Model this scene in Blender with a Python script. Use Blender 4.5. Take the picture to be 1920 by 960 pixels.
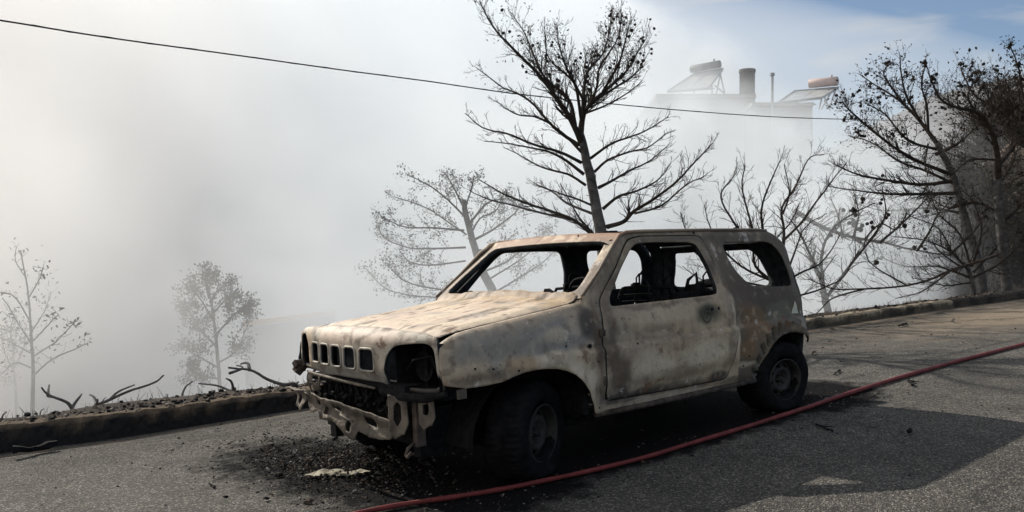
import bpy, bmesh, math, random
from math import sin, cos, pi, radians, sqrt, exp
from mathutils import Vector, Matrix, noise
from mathutils.geometry import delaunay_2d_cdt
for o in list(bpy.data.objects): bpy.data.objects.remove(o)
SC = bpy.context.scene
COL = SC.collection
# ------------------------------------------------------------------ camera, sky, sun, exposure
CAM = Vector((2.8273, 3.8802, 1.1103)); YAW, PIT, ROL, FPX = -2.2874, .0077, -.0511, 1564.4
FW = Vector((cos(PIT)*cos(YAW), cos(PIT)*sin(YAW), sin(PIT)))
R0 = FW.cross(Vector((0, 0, 1))).normalized(); U0 = R0.cross(FW)
RR = R0*cos(ROL)+U0*sin(ROL); UU = -R0*sin(ROL)+U0*cos(ROL)        # the road falls 3 degrees to the left
B0 = Matrix((R0, U0, -FW)).transposed(); B1 = Matrix((RR, UU, -FW)).transposed()
TILT = Matrix.Translation(CAM) @ (B0 @ B1.transposed()).to_4x4() @ Matrix.Translation(-CAM)
cd = bpy.data.cameras.new('camera'); cam = bpy.data.objects.new('camera', cd); COL.objects.link(cam)
cd.sensor_width = 36; cd.lens = FPX/1920*36; cd.clip_end = 3000; cd.clip_start = .05
cm = B0.to_4x4(); cm.translation = CAM; cam.matrix_world = cm; SC.camera = cam
SUN = (TILT.to_3x3() @ Vector((.08, -1.28, 1))).normalized()
W = bpy.data.worlds.new('World'); SC.world = W; W.use_nodes = True
nt = W.node_tree; N = nt.nodes.new; LK = nt.links.new
sky = N('ShaderNodeTexSky'); sky.sky_type = 'NISHITA'; sky.sun_disc = False
sky.sun_elevation = math.asin(SUN.z); sky.sun_rotation = math.atan2(SUN.x, SUN.y); sky.dust_density = .4; sky.ozone_density = 2.2
def mrange(v, a, b_, c, d, smooth=True):
    n = N('ShaderNodeMapRange'); n.interpolation_type = 'SMOOTHSTEP' if smooth else 'LINEAR'; LK(v, n.inputs[0])
    for i_, x_ in enumerate((a, b_, c, d)): n.inputs[i_+1].default_value = x_
    return n.outputs[0]
def wmath(op, a, b_):
    n = N('ShaderNodeMath'); n.operation = op
    for i_, x_ in enumerate((a, b_)):
        if isinstance(x_, (int, float)): n.inputs[i_].default_value = x_
        else: LK(x_, n.inputs[i_])
    return n.outputs[0]
def wnoise(scale, vs, detail=5, dist=.3):
    mp = N('ShaderNodeMapping'); mp.inputs['Scale'].default_value = vs; LK(tc.outputs['Generated'], mp.inputs[0])
    n = N('ShaderNodeTexNoise'); n.inputs['Scale'].default_value = scale; n.inputs['Detail'].default_value = detail; n.inputs['Distortion'].default_value = dist
    LK(mp.outputs[0], n.inputs['Vector']); return n.outputs[0]
tc = N('ShaderNodeTexCoord')
dt = N('ShaderNodeVectorMath'); dt.operation = 'DOT_PRODUCT'; LK(tc.outputs['Generated'], dt.inputs[0]); dt.inputs[1].default_value = R0
low = wnoise(2.2, (1, 1, 1.6), 4)
veil = mrange(wmath('ADD', dt.outputs['Value'], wmath('MULTIPLY', wmath('SUBTRACT', low, .5), .5)), .40, -.10, 0, 1)     # drifting smoke veils the sky on the left
thin = mrange(wnoise(1.9, (2.2, 2.2, 9), 6, .6), .48, .72, 0, .6)
cover = wmath('MAXIMUM', wmath('MAXIMUM', veil, thin), .05)
tint = N('ShaderNodeMix'); tint.data_type = 'RGBA'; LK(mrange(wnoise(3.2, (1, 1, 2), 3), .35, .65, 0, 1), tint.inputs[0]); tint.inputs[6].default_value = (6.7, 6.35, 5.9, 1); tint.inputs[7].default_value = (6.9, 7.2, 7.5, 1)
mx = N('ShaderNodeMix'); mx.data_type = 'RGBA'; LK(cover, mx.inputs[0]); LK(sky.outputs[0], mx.inputs[6]); LK(tint.outputs[2], mx.inputs[7])
LK(mx.outputs[2], nt.nodes['Background'].inputs[0]); nt.nodes['Background'].inputs[1].default_value = .075
sl = bpy.data.lights.new('sun', 'SUN'); sl.energy = 4.0; sl.angle = radians(.6); sl.color = (1, .93, .83)
so = bpy.data.objects.new('sun', sl); COL.objects.link(so); so.rotation_euler = SUN.to_track_quat('Z', 'Y').to_euler()
SC.view_settings.view_transform = 'Standard'; SC.view_settings.look = 'None'; SC.view_settings.gamma = 1
SC.view_settings.exposure = .45
SC.cycles.volume_bounces = 16; SC.cycles.max_bounces = 24; SC.cycles.volume_step_rate = 3; SC.cycles.volume_max_steps = 96
SC.cycles.use_denoising = True; SC.cycles.sample_clamp_indirect = 8

# ------------------------------------------------------------------ helpers
def clamp(x, a=0., b=1.): return a if x < a else b if x > b else x
def sst(a, b, x):
    t = clamp((x-a)/(b-a)); return t*t*(3-2*t)
def itp(x, xs, ys):
    if xs[0] > xs[-1]: xs = xs[::-1]; ys = ys[::-1]
    if x <= xs[0]: return ys[0]
    for i in range(1, len(xs)):
        if x <= xs[i]: return ys[i-1]+(ys[i]-ys[i-1])*(x-xs[i-1])/(xs[i]-xs[i-1])
    return ys[-1]
def fb(p, s, o=3): return noise.fractal(Vector(p)*s, 1.0, 2.0, o)
def mix3(a, b, t): return tuple(a[i]+(b[i]-a[i])*t for i in range(3))
def at(px, py, D): return CAM + (FW + RR*((px-960)/FPX) - UU*((py-480)/FPX))*D
def atw(px, py, D): return CAM + (FW + R0*((px-960)/FPX) - U0*((py-480)/FPX))*D
def tag(o, label=None, cat=None, group=None, kind=None):
    if label: o['label'] = label
    if cat: o['category'] = cat
    if group: o['group'] = group
    if kind: o['kind'] = kind
    return o
ROADFRAME = []
def link(name, me, mats, parent=None, smooth=False, tilt=True):
    o = bpy.data.objects.new(name, me); COL.objects.link(o)
    for m in (mats if isinstance(mats, (list, tuple)) else [mats]): me.materials.append(m)
    if smooth: me.polygons.foreach_set('use_smooth', [True]*len(me.polygons))
    if parent: o.parent = parent
    elif tilt: ROADFRAME.append(o)
    return o
def empty(name, loc=(0, 0, 0), label=None, cat=None, group=None, tilt=True):
    o = bpy.data.objects.new(name, None); o.empty_display_size = .2; COL.objects.link(o); o.location = loc
    if tilt: ROADFRAME.append(o)
    return tag(o, label, cat, group)
class MB:
    def __init__(s): s.v = []; s.f = []; s.m = []
    def add(s, vs, fs, mi=0):
        b = len(s.v); s.v += [tuple(v) for v in vs]; s.f += [tuple(b+i for i in f) for f in fs]; s.m += [mi]*len(fs)
    def box(s, c, d, rot=None, mi=0, taper=1):
        c = Vector(c); vs = []
        for sz in (-1, 1):
            k = taper if sz > 0 else 1
            for sx, sy in ((-1, -1), (1, -1), (1, 1), (-1, 1)):
                v = Vector((sx*d[0]/2*k, sy*d[1]/2*k, sz*d[2]/2))
                if rot: v = rot @ v
                vs.append(c+v)
        s.add(vs, [(3, 2, 1, 0), (4, 5, 6, 7), (0, 1, 5, 4), (1, 2, 6, 5), (2, 3, 7, 6), (3, 0, 4, 7)], mi)
    def tube(s, pts, rad, n=6, mi=0, cap=True, closed=False):
        pts = [Vector(p) for p in pts]; k = len(pts)
        if not isinstance(rad, (list, tuple)): rad = [rad]*k
        b = len(s.v); up = None
        for i, p in enumerate(pts):
            if closed: t = pts[(i+1) % k]-pts[i-1]
            else: t = pts[min(i+1, k-1)]-pts[max(i-1, 0)]
            if t.length < 1e-9: t = Vector((0, 0, 1))
            t.normalize()
            if up is None: up = t.orthogonal().normalized()
            up = (up-t*up.dot(t))
            if up.length < 1e-6: up = t.orthogonal()
            up.normalize(); w = t.cross(up)
            for j in range(n):
                a = 2*pi*j/n; s.v.append(tuple(p+(up*cos(a)+w*sin(a))*rad[i]))
        for i in range(k if closed else k-1):
            i2 = (i+1) % k
            for j in range(n):
                j2 = (j+1) % n; s.f.append((b+i*n+j, b+i*n+j2, b+i2*n+j2, b+i2*n+j)); s.m.append(mi)
        if cap and not closed:
            s.f.append(tuple(b+j for j in range(n))[::-1]); s.f.append(tuple(b+(k-1)*n+j for j in range(n))); s.m += [mi, mi]
    def lathe(s, prof, c, ax, n=32, mi=0, fn=None, closed=False):
        """profile of (radius, along axis); axis vector ax, centre c"""
        c = Vector(c); ax = Vector(ax).normalized(); e1 = ax.orthogonal().normalized()
        if abs(ax.z) < .9: e1 = Vector((0, 0, 1)); e1 = (e1-ax*e1.dot(ax)).normalized()
        e2 = ax.cross(e1); b = len(s.v); k = len(prof)
        for j in range(n):
            a = 2*pi*j/n
            for i, (r, h) in enumerate(prof):
                if fn: r, h = fn(i, a, r, h)
                s.v.append(tuple(c+ax*h+(e1*cos(a)+e2*sin(a))*r))
        for j in range(n):
            j2 = (j+1) % n
            for i in range(k if closed else k-1):
                i2 = (i+1) % k
                s.f.append((b+j*k+i, b+j2*k+i, b+j2*k+i2, b+j*k+i2)); s.m.append(mi)
    def build(s, name, mats, parent=None, smooth=False, fix=True, tilt=True, off=None):
        me = bpy.data.meshes.new(name)
        vs = s.v if off is None else [tuple(Vector(v)-Vector(off)) for v in s.v]
        me.from_pydata(vs, [], s.f); me.polygons.foreach_set('material_index', s.m)
        o = link(name, me, mats, parent, smooth, tilt)
        if fix:
            bm = bmesh.new(); bm.from_mesh(me); bmesh.ops.recalc_face_normals(bm, faces=bm.faces); bm.to_mesh(me); bm.free()
        if off is not None and parent is None: o.location = off
        return o
def roundpoly(pts, r, k=4):
    out = []; n = len(pts)
    for i in range(n):
        p = Vector(pts[i]); a = Vector(pts[i-1]); b = Vector(pts[(i+1) % n])
        da = min(r, (a-p).length*.45); db = min(r, (b-p).length*.45)
        p0 = p+(a-p).normalized()*da; p2 = p+(b-p).normalized()*db
        for j in range(k+1):
            t = j/k; out.append(tuple(p0*(1-t)**2+p*2*t*(1-t)+p2*t*t))
    return out
def densify(pts, step):
    out = []; n = len(pts)
    for i in range(n):
        a = Vector(pts[i]); b = Vector(pts[(i+1) % n]); L = (b-a).length
        if L < step*.25: continue
        k = max(1, round(L/step))
        for j in range(k): out.append(tuple(a+(b-a)*j/k))
    return out
def inside(p, poly):
    x, y = p; c = False; j = len(poly)-1
    for i in range(len(poly)):
        xi, yi = poly[i]; xj, yj = poly[j]
        if (yi > y) != (yj > y) and x < (xj-xi)*(y-yi)/(yj-yi)+xi: c = not c
        j = i
    return c
def sheet(outline, holes, step, mp, thick=.004, flip=False):
    """a curved metal panel with thickness: (u, v) outline with holes, mapped to 3-D by mp; returns MB with outer faces 0 and inner faces and rims 1"""
    loops = [densify(outline, step)]+[densify(h, step) for h in holes]
    vs = []; es = []
    for l in loops:
        b = len(vs); vs += [Vector(p) for p in l]; es += [(b+i, b+(i+1) % len(l)) for i in range(len(l))]
    cell = {}
    for p in vs: cell.setdefault((int(p.x//step), int(p.y//step)), []).append(p)
    x0 = min(p[0] for p in loops[0]); x1 = max(p[0] for p in loops[0]); y0 = min(p[1] for p in loops[0]); y1 = max(p[1] for p in loops[0])
    y = y0; row = 0
    while y < y1:
        x = x0+(row % 2)*step*.5
        while x < x1:
            ok = True; ci, cj = int(x//step), int(y//step)
            for di in (-1, 0, 1):
                for dj in (-1, 0, 1):
                    for q in cell.get((ci+di, cj+dj), ()):
                        if (q.x-x)**2+(q.y-y)**2 < (step*.6)**2: ok = False
            if ok and inside((x, y), loops[0]) and not any(inside((x, y), h) for h in loops[1:]): vs.append(Vector((x, y)))
            x += step
        y += step*.866; row += 1
    V, E_, F, *_ = delaunay_2d_cdt(vs, es, [], 0, 1e-7)
    F2 = []
    for f in F:
        c = ((V[f[0]].x+V[f[1]].x+V[f[2]].x)/3, (V[f[0]].y+V[f[1]].y+V[f[2]].y)/3)
        if inside(c, loops[0]) and not any(inside(c, h) for h in loops[1:]): F2.append(tuple(f)[::-1] if flip else tuple(f))
    P = [Vector(mp(v.x, v.y)) for v in V]
    Nn = [Vector((0, 0, 0)) for _ in P]
    ec = {}
    for f in F2:
        nn = (P[f[1]]-P[f[0]]).cross(P[f[2]]-P[f[0]])
        for i in f: Nn[i] += nn
        for i in range(3):
            a, b = f[i], f[(i+1) % 3]; k = (min(a, b), max(a, b)); ec.setdefault(k, []).append((a, b))
    m = MB(); n = len(P)
    m.v = [tuple(p) for p in P]+[tuple(p-(nn.normalized() if nn.length > 0 else nn)*thick) for p, nn in zip(P, Nn)]
    m.f = list(F2)+[(f[2]+n, f[1]+n, f[0]+n) for f in F2]; m.m = [0]*len(F2)+[1]*len(F2)
    for k, l in ec.items():
        if len(l) == 1:
            a, b = l[0]; m.f.append((b, a, a+n, b+n)); m.m.append(1)
    return m
# ------------------------------------------------------------------ materials
def new_mat(name):
    m = bpy.data.materials.new(name); m.use_nodes = True; return m, m.node_tree, m.node_tree.nodes['Principled BSDF']
def simple(name, col, rough=.8, var=.35, scale=8, bump=.3, bscale=60, metal=0, col2=None, detail=5):
    m, t, b = new_mat(name); N = t.nodes.new; L = t.links.new
    tc = N('ShaderNodeTexCoord'); n1 = N('ShaderNodeTexNoise'); n1.inputs['Scale'].default_value = scale; n1.inputs['Detail'].default_value = detail
    L(tc.outputs['Object'], n1.inputs['Vector'])
    r = N('ShaderNodeValToRGB'); L(n1.outputs[0], r.inputs[0])
    c2 = col2 or tuple(c*(1+var) for c in col); c1 = tuple(c*(1-var) for c in col) if not col2 else col
    r.color_ramp.elements[0].position = .32; r.color_ramp.elements[1].position = .68
    r.color_ramp.elements[0].color = (*c1, 1); r.color_ramp.elements[1].color = (*c2, 1); L(r.outputs[0], b.inputs['Base Color'])
    b.inputs['Roughness'].default_value = rough; b.inputs['Metallic'].default_value = metal; b.inputs['Specular IOR Level'].default_value = .12 if rough > .8 else .3
    if bump:
        n2 = N('ShaderNodeTexNoise'); n2.inputs['Scale'].default_value = bscale; n2.inputs['Detail'].default_value = 4; L(tc.outputs['Object'], n2.inputs['Vector'])
        bp = N('ShaderNodeBump'); bp.inputs['Strength'].default_value = bump; bp.inputs['Distance'].default_value = .01; L(n2.outputs[0], bp.inputs['Height']); L(bp.outputs[0], b.inputs['Normal'])
    return m
def painted_mat():
    m, t, b = new_mat('burnt_paint'); N = t.nodes.new; L = t.links.new
    at_ = N('ShaderNodeAttribute'); at_.attribute_name = 'paint'
    tc = N('ShaderNodeTexCoord')
    n1 = N('ShaderNodeTexNoise'); n1.inputs['Scale'].default_value = 22; n1.inputs['Detail'].default_value = 7; n1.inputs['Roughness'].default_value = .65; L(tc.outputs['Object'], n1.inputs['Vector'])
    r1 = N('ShaderNodeMapRange'); r1.inputs[1].default_value = .3; r1.inputs[2].default_value = .7; r1.inputs[3].default_value = .86; r1.inputs[4].default_value = 1.1; L(n1.outputs[0], r1.inputs[0])
    mul = N('ShaderNodeVectorMath'); mul.operation = 'SCALE'; L(at_.outputs['Color'], mul.inputs[0]); L(r1.outputs[0], mul.inputs['Scale'])
    # flaked spots
    vo = N('ShaderNodeTexNoise'); vo.inputs['Scale'].default_value = 70; vo.inputs['Detail'].default_value = 3; L(tc.outputs['Object'], vo.inputs['Vector'])
    r2 = N('ShaderNodeMapRange'); r2.inputs[1].default_value = .66; r2.inputs[2].default_value = .72; L(vo.outputs[0], r2.inputs[0])
    r2.inputs[4].default_value = .75
    mx = N('ShaderNodeMix'); mx.data_type = 'RGBA'; L(r2.outputs[0], mx.inputs[0]); L(mul.outputs[0], mx.inputs[6]); mx.inputs[7].default_value = (.07, .05, .04, 1)
    fr = N('ShaderNodeTexNoise'); fr.inputs['Scale'].default_value = 7; fr.inputs['Detail'].default_value = 12; fr.inputs['Roughness'].default_value = .72; L(tc.outputs['Object'], fr.inputs['Vector'])
    rr1 = N('ShaderNodeMapRange'); rr1.inputs[1].default_value = .605; rr1.inputs[2].default_value = .635; rr1.inputs[4].default_value = .7; L(fr.outputs[0], rr1.inputs[0])
    mx3 = N('ShaderNodeMix'); mx3.data_type = 'RGBA'; L(rr1.outputs[0], mx3.inputs[0]); L(mx.outputs[2], mx3.inputs[6]); mx3.inputs[7].default_value = (.15, .072, .035, 1)
    rr2 = N('ShaderNodeMapRange'); rr2.inputs[1].default_value = .385; rr2.inputs[2].default_value = .36; rr2.inputs[4].default_value = .55; L(fr.outputs[0], rr2.inputs[0])
    mx4 = N('ShaderNodeMix'); mx4.data_type = 'RGBA'; L(rr2.outputs[0], mx4.inputs[0]); L(mx3.outputs[2], mx4.inputs[6]); mx4.inputs[7].default_value = (.62, .58, .52, 1); mx = mx4
    # vertical run-off streaks
    mp = N('ShaderNodeMapping'); mp.inputs['Scale'].default_value = (38, 38, 3.2); L(tc.outputs['Object'], mp.inputs[0])
    n3 = N('ShaderNodeTexNoise'); n3.inputs['Scale'].default_value = 1; n3.inputs['Detail'].default_value = 4; L(mp.outputs[0], n3.inputs['Vector'])
    r3 = N('ShaderNodeMapRange'); r3.inputs[1].default_value = .35; r3.inputs[2].default_value = .7; r3.inputs[3].default_value = .92; r3.inputs[4].default_value = 1.04; L(n3.outputs[0], r3.inputs[0])
    m2 = N('ShaderNodeVectorMath'); m2.operation = 'SCALE'; L(mx.outputs[2], m2.inputs[0]); L(r3.outputs[0], m2.inputs['Scale'])
    L(m2.outputs[0], b.inputs['Base Color']); b.inputs['Roughness'].default_value = .62; b.inputs['Specular IOR Level'].default_value = .35
    n4 = N('ShaderNodeTexNoise'); n4.inputs['Scale'].default_value = 130; n4.inputs['Detail'].default_value = 5; L(tc.outputs['Object'], n4.inputs['Vector'])
    n5 = N('ShaderNodeTexNoise'); n5.inputs['Scale'].default_value = 9; n5.inputs['Detail'].default_value = 2; L(tc.outputs['Object'], n5.inputs['Vector'])
    b1 = N('ShaderNodeBump'); b1.inputs['Strength'].default_value = .5; b1.inputs['Distance'].default_value = .004; L(n4.outputs[0], b1.inputs['Height'])
    b2 = N('ShaderNodeBump'); b2.inputs['Strength'].default_value = .12; b2.inputs['Distance'].default_value = .03; L(n5.outputs[0], b2.inputs['Height']); L(b1.outputs[0], b2.inputs['Normal'])
    L(b2.outputs[0], b.inputs['Normal'])
    return m
M_PAINT = painted_mat()
M_SOOT = simple('sooted_steel', (.03, .034, .038), .85, .5, 14, .4)
M_BLACK = simple('charred_black', (.012, .012, .013), .9, .5, 30, .5)
M_STEEL = simple('scorched_steel', (.055, .045, .037), .7, .4, 11, .5, 70, .0, col2=(.18, .152, .12))
M_RUST = simple('rusty_steel', (.035, .028, .024), .85, .5, 16, .5, col2=(.12, .095, .08))
M_RIM = simple('burnt_wheel_steel', (.026, .023, .021), .65, .5, 12, .4)
M_TYRE = simple('burnt_rubber', (.008, .008, .009), 1.0, .5, 20, .8, 90)
M_KERB = simple('old_concrete', (.17, .15, .125), .9, .4, 3, .7, 40)
M_BARK = simple('charred_bark', (.085, .08, .078), .95, .45, 12, .8, 50)
M_TWIG = simple('scorched_twig', (.035, .028, .024), .95, .4, 12, 0)
M_CONE = simple('pine_cone_scales', (.022, .018, .016), .9, .4, 90, 0)
M_LEAF = simple('scorched_leaf', (.06, .06, .05), .9, .5, 5, 0)
M_LEAFD = simple('dark_scorched_leaf', (.02, .022, .016), .9, .5, 4, 0, col2=(.06, .045, .035))
M_HOSE = simple('red_hose_jacket', (.15, .027, .025), .6, .3, 9, .3, 150)
M_WIRE = simple('black_cable', (.012, .012, .012), .7, .2, 5, 0)
M_WALL = simple('house_render', (.36, .33, .29), .9, .2, .6, .2, 8)
M_WALLD = simple('grey_render', (.2, .19, .18), .9, .2, .6, .2, 8)
M_GALV = simple('galvanised_steel', (.3, .31, .33), .5, .2, 6, 0)
M_TANKP = simple('tank_pale', (.50, .39, .37), .5, .1, 4, 0)
M_TANKG = simple('tank_grey', (.16, .17, .17), .5, .2, 4, 0)
M_PANEL = simple('collector_glass', (.42, .43, .43), .25, .2, 3, 0)
M_ASH = simple('ash_flake', (.16, .15, .14), .95, .5, 40, 0)
M_ROCK = simple('stone', (.2, .17, .14), .95, .4, 6, .6, 20)
def road_mat():
    m, t, b = new_mat('asphalt'); N = t.nodes.new; L = t.links.new
    tc = N('ShaderNodeTexCoord')
    def noi(s, d=4, r=.5):
        n = N('ShaderNodeTexNoise'); n.inputs['Scale'].default_value = s; n.inputs['Detail'].default_value = d; n.inputs['Roughness'].default_value = r; L(tc.outputs['Object'], n.inputs['Vector']); return n.outputs[0]
    def mr(v, a, b_, c, d, sm=False):
        n = N('ShaderNodeMapRange'); L(v, n.inputs[0])
        if sm: n.interpolation_type = 'SMOOTHSTEP'
        for i, x in enumerate((a, b_, c, d)): n.inputs[i+1].default_value = x
        return n.outputs[0]
    def mt(op, a, b_):
        n = N('ShaderNodeMath'); n.operation = op
        for i, x in enumerate((a, b_)):
            if isinstance(x, (int, float)): n.inputs[i].default_value = x
            else: L(x, n.inputs[i])
        return n.outputs[0]
    def mixc(f, a, b_):
        n = N('ShaderNodeMix'); n.data_type = 'RGBA'
        for i, x in ((0, f), (6, a), (7, b_)):
            if isinstance(x, tuple): n.inputs[i].default_value = (*x, 1)
            else: L(x, n.inputs[i])
        return n.outputs[2]
    v = N('ShaderNodeTexVoronoi'); v.inputs['Scale'].default_value = 135; L(tc.outputs['Object'], v.inputs['Vector'])
    sep = N('ShaderNodeSeparateColor'); L(v.outputs['Color'], sep.inputs[0])
    st = N('ShaderNodeValToRGB'); L(sep.outputs[0], st.inputs[0]); e = st.color_ramp.elements
    e[0].position = .0; e[0].color = (.042, .041, .039, 1); e[1].position = 1; e[1].color = (.33, .31, .27, 1)
    x = e.new(.55); x.color = (.075, .071, .064, 1); x = e.new(.85); x.color = (.135, .125, .108, 1)
    big = mr(noi(.6, 5, .6), .3, .7, .75, 1.2)
    mid = mr(noi(5, 5, .6), .3, .7, .82, 1.15)
    sc = N('ShaderNodeVectorMath'); sc.operation = 'SCALE'; L(st.outputs[0], sc.inputs[0]); L(mt('MULTIPLY', big, mid), sc.inputs['Scale'])
    ck = N('ShaderNodeTexVoronoi'); ck.feature = 'DISTANCE_TO_EDGE'; ck.inputs['Scale'].default_value = .55
    wv = N('ShaderNodeVectorMath'); wv.operation = 'MULTIPLY_ADD'; nw = N('ShaderNodeTexNoise'); nw.inputs['Scale'].default_value = 2.2; nw.inputs['Detail'].default_value = 6; L(tc.outputs['Object'], nw.inputs['Vector'])
    L(nw.outputs['Color'], wv.inputs[0]); wv.inputs[1].default_value = (.9, .9, 0); L(tc.outputs['Object'], wv.inputs[2]); L(wv.outputs[0], ck.inputs['Vector'])
    crk = mt('MULTIPLY', mr(ck.outputs['Distance'], .0015, .006, .6, 0), mr(noi(.5, 3), .45, .6, 0, 1))
    sc2 = N('ShaderNodeVectorMath'); sc2.operation = 'SCALE'; L(sc.outputs[0], sc2.inputs[0]); L(mt('MULTIPLY', mt('SUBTRACT', 1.0, crk), mr(noi(1.7, 7, .7), .42, .62, .80, 1.06)), sc2.inputs['Scale']); sc = sc2
    at_ = N('ShaderNodeAttribute'); at_.attribute_name = 'soot_shade'
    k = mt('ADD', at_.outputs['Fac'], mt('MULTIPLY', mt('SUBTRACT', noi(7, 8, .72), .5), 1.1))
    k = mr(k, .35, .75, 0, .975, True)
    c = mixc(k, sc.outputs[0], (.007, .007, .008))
    at2 = N('ShaderNodeAttribute'); at2.attribute_name = 'dust_sunpatch'
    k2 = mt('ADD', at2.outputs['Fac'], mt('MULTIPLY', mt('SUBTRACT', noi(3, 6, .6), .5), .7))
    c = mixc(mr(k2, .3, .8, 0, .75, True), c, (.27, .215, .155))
    L(c, b.inputs['Base Color']); b.inputs['Roughness'].default_value = .9; L(mr(k, 0, 1, .25, .04), b.inputs['Specular IOR Level'])
    bp = N('ShaderNodeBump'); bp.inputs['Strength'].default_value = .9; bp.inputs['Distance'].default_value = .008; L(v.outputs['Distance'], bp.inputs['Height']); bp.invert = True
    b2 = N('ShaderNodeBump'); b2.inputs['Strength'].default_value = .5; b2.inputs['Distance'].default_value = .02; L(noi(30, 4), b2.inputs['Height']); L(bp.outputs[0], b2.inputs['Normal']); L(b2.outputs[0], b.inputs['Normal'])
    return m
M_ROAD = road_mat()
M_GROUND = simple('burnt_soil', (.03, .025, .022), .98, .5, 1.4, .9, 14, col2=(.085, .068, .055), detail=9)
M_HILL = simple('scorched_hillside', (.03, .026, .028), .98, .5, .14, .8, 1.5, col2=(.09, .07, .068), detail=9)

# ------------------------------------------------------------------ road, kerb, ground
KX = [14, 4, 1.8, 1.1, -.3, -3, -7.5, -8.7, -10.1, -11.7, -13.8, -20, -30, -60, -90]
KY = [-4, -3.05, -2.68, -2.5, -2.45, -2.36, -2.04, -1.96, -1.84, -1.66, -1.38, -.3, 2.2, 11, 20]
def yk(x): return itp(x, KX, KY)
def hk(x): return itp(x, [2, -1, -7, -14], [.185, .135, .125, .13])
def axis(vals): 
    out = []
    for a, b, s in vals:
        k = max(1, round(abs(b-a)/s))
        for i in range(k): out.append(a+(b-a)*i/k)
    out.append(vals[-1][1]); return out
SOOT_SHADE = [(.0, .30, .85, .62, 1.35), (.1, -.2, .9, .8, 1.25), (-1.1, -.1, 2.1, 1.0, 1.25), (.5, -.75, .75, .95, .75), (.25, .45, .75, .75, 1.0), (-2.8, .45, .85, .68, 1.2), (-1.2, .66, 1.7, .26, 1.1), (-1.2, .75, 2.0, .28, .85), (-2.5, 1.3, .8, .5, .42), (-2.9, -1.2, 1.5, .7, .45), (.2, -1.9, 1.6, .5, .4), (-9, -1.7, 4, .6, .55), (-3.5, -2.1, 3, .3, .5),(-6.3, -1.0, 2.2, .5, .42)]  # soot, with the shadow under the nose painted in as heavier black
def soot_shade_at(x, y):
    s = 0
    for cx, cy, rx, ry, a in SOOT_SHADE:
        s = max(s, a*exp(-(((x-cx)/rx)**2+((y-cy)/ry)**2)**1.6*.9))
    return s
xs = axis([(-90, -20, 3), (-20, -6, .3), (-6, 3, .07), (3, 14, .8)])
ts = axis([(0, 5.2, .07), (5.2, 9, .4), (9, 60, 4)])
m = MB()
for x in xs:
    for t in ts: m.v.append((x, yk(x)+t, 0))
nx, ny = len(xs), len(ts)
for i in range(nx-1):
    for j in range(ny-1): m.f.append((i*ny+j, (i+1)*ny+j, (i+1)*ny+j+1, i*ny+j+1)); m.m.append(0)
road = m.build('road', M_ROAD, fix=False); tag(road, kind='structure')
a1 = road.data.attributes.new('soot_shade', 'FLOAT', 'POINT'); a1.data.foreach_set('value', [soot_shade_at(v[0], v[1]) for v in m.v])
def dust_sunpatch_at(x, y):
    n = y-yk(x)
    d = .55*exp(-((n-.12)/.12)**2)*(1 if x > -1 else .5)
    d += .40*sst(-3.5, -8, x)*exp(-((n-1.4)/1.7)**2)
    d += .12*sst(-2.8, -4, x)+.55*exp(-((x+10.6)/1.7)**2-((y+.35)/.8)**2)  # last blob paints a sunlit gap into the road colour, the rest is dust
    return d
a2 = road.data.attributes.new('dust_sunpatch', 'FLOAT', 'POINT'); a2.data.foreach_set('value', [dust_sunpatch_at(v[0], v[1]) for v in m.v])
# kerb: stone lengths with joints, weathered edge
m = MB(); random.seed(4)
s = []; x = 13.9
while x > -85:
    s.append(x); x -= .06 if x > -14 else 2
prof = [(0, -.02), (0.008, .35), (.015, .8), (.05, 1.0), (.13, 1.02), (.21, .98), (.25, .6), (.25, -.5)]
for x in s:
    h = hk(x); dy = yk(x-.1)-yk(x+.1)
    nrm = Vector((dy, .2, 0)).normalized()  # towards the road
    if nrm.y < 0: nrm = -nrm
    jn = abs(((x+.3) % 1.0)-.5) < .02 and x < -4
    for k, (d, zz) in enumerate(prof):
        w = fb((x, k*.5, 0), 2.5)*.018+fb((x, k*.9, 3), 9)*.008
        if x > -1.5 and 1 < k < 6: w += fb((x, 0, k), 6)*.025
        p = Vector((x, yk(x), 0))-nrm*(d+(w if k > 0 else 0)+(.03 if jn and k < 5 else 0)); p.z = zz*h+(w*.6 if k > 1 else 0)
        m.v.append(tuple(p))
kp = len(prof)
for i in range(len(s)-1):
    for k in range(kp-1): m.f.append((i*kp+k, i*kp+k+1, (i+1)*kp+k+1, (i+1)*kp+k)); m.m.append(0)
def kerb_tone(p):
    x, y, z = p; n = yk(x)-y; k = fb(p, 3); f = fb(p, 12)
    if x > -4: c = mix3((.022, .022, .023), (.15, .115, .08), clamp(sst(.72, .98, z/hk(x)+.25*f))*.8)  # near-black face: soot, and the shadowed side painted in
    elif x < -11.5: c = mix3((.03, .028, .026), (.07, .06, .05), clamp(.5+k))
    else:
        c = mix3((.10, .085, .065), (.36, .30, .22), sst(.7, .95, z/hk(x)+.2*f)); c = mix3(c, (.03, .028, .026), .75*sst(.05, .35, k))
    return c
M_KERBP, kt, kb = new_mat('kerb_stone'); ka = kt.nodes.new('ShaderNodeAttribute'); ka.attribute_name = 'paint'
kc = kt.nodes.new('ShaderNodeTexCoord'); kn = kt.nodes.new('ShaderNodeTexNoise'); kn.inputs['Scale'].default_value = 28; kn.inputs['Detail'].default_value = 9; kn.inputs['Roughness'].default_value = .7; kt.links.new(kc.outputs['Object'], kn.inputs['Vector'])
kr = kt.nodes.new('ShaderNodeMapRange'); kr.inputs[1].default_value = .3; kr.inputs[2].default_value = .7; kr.inputs[3].default_value = .5; kr.inputs[4].default_value = 1.5; kt.links.new(kn.outputs[0], kr.inputs[0])
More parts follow.
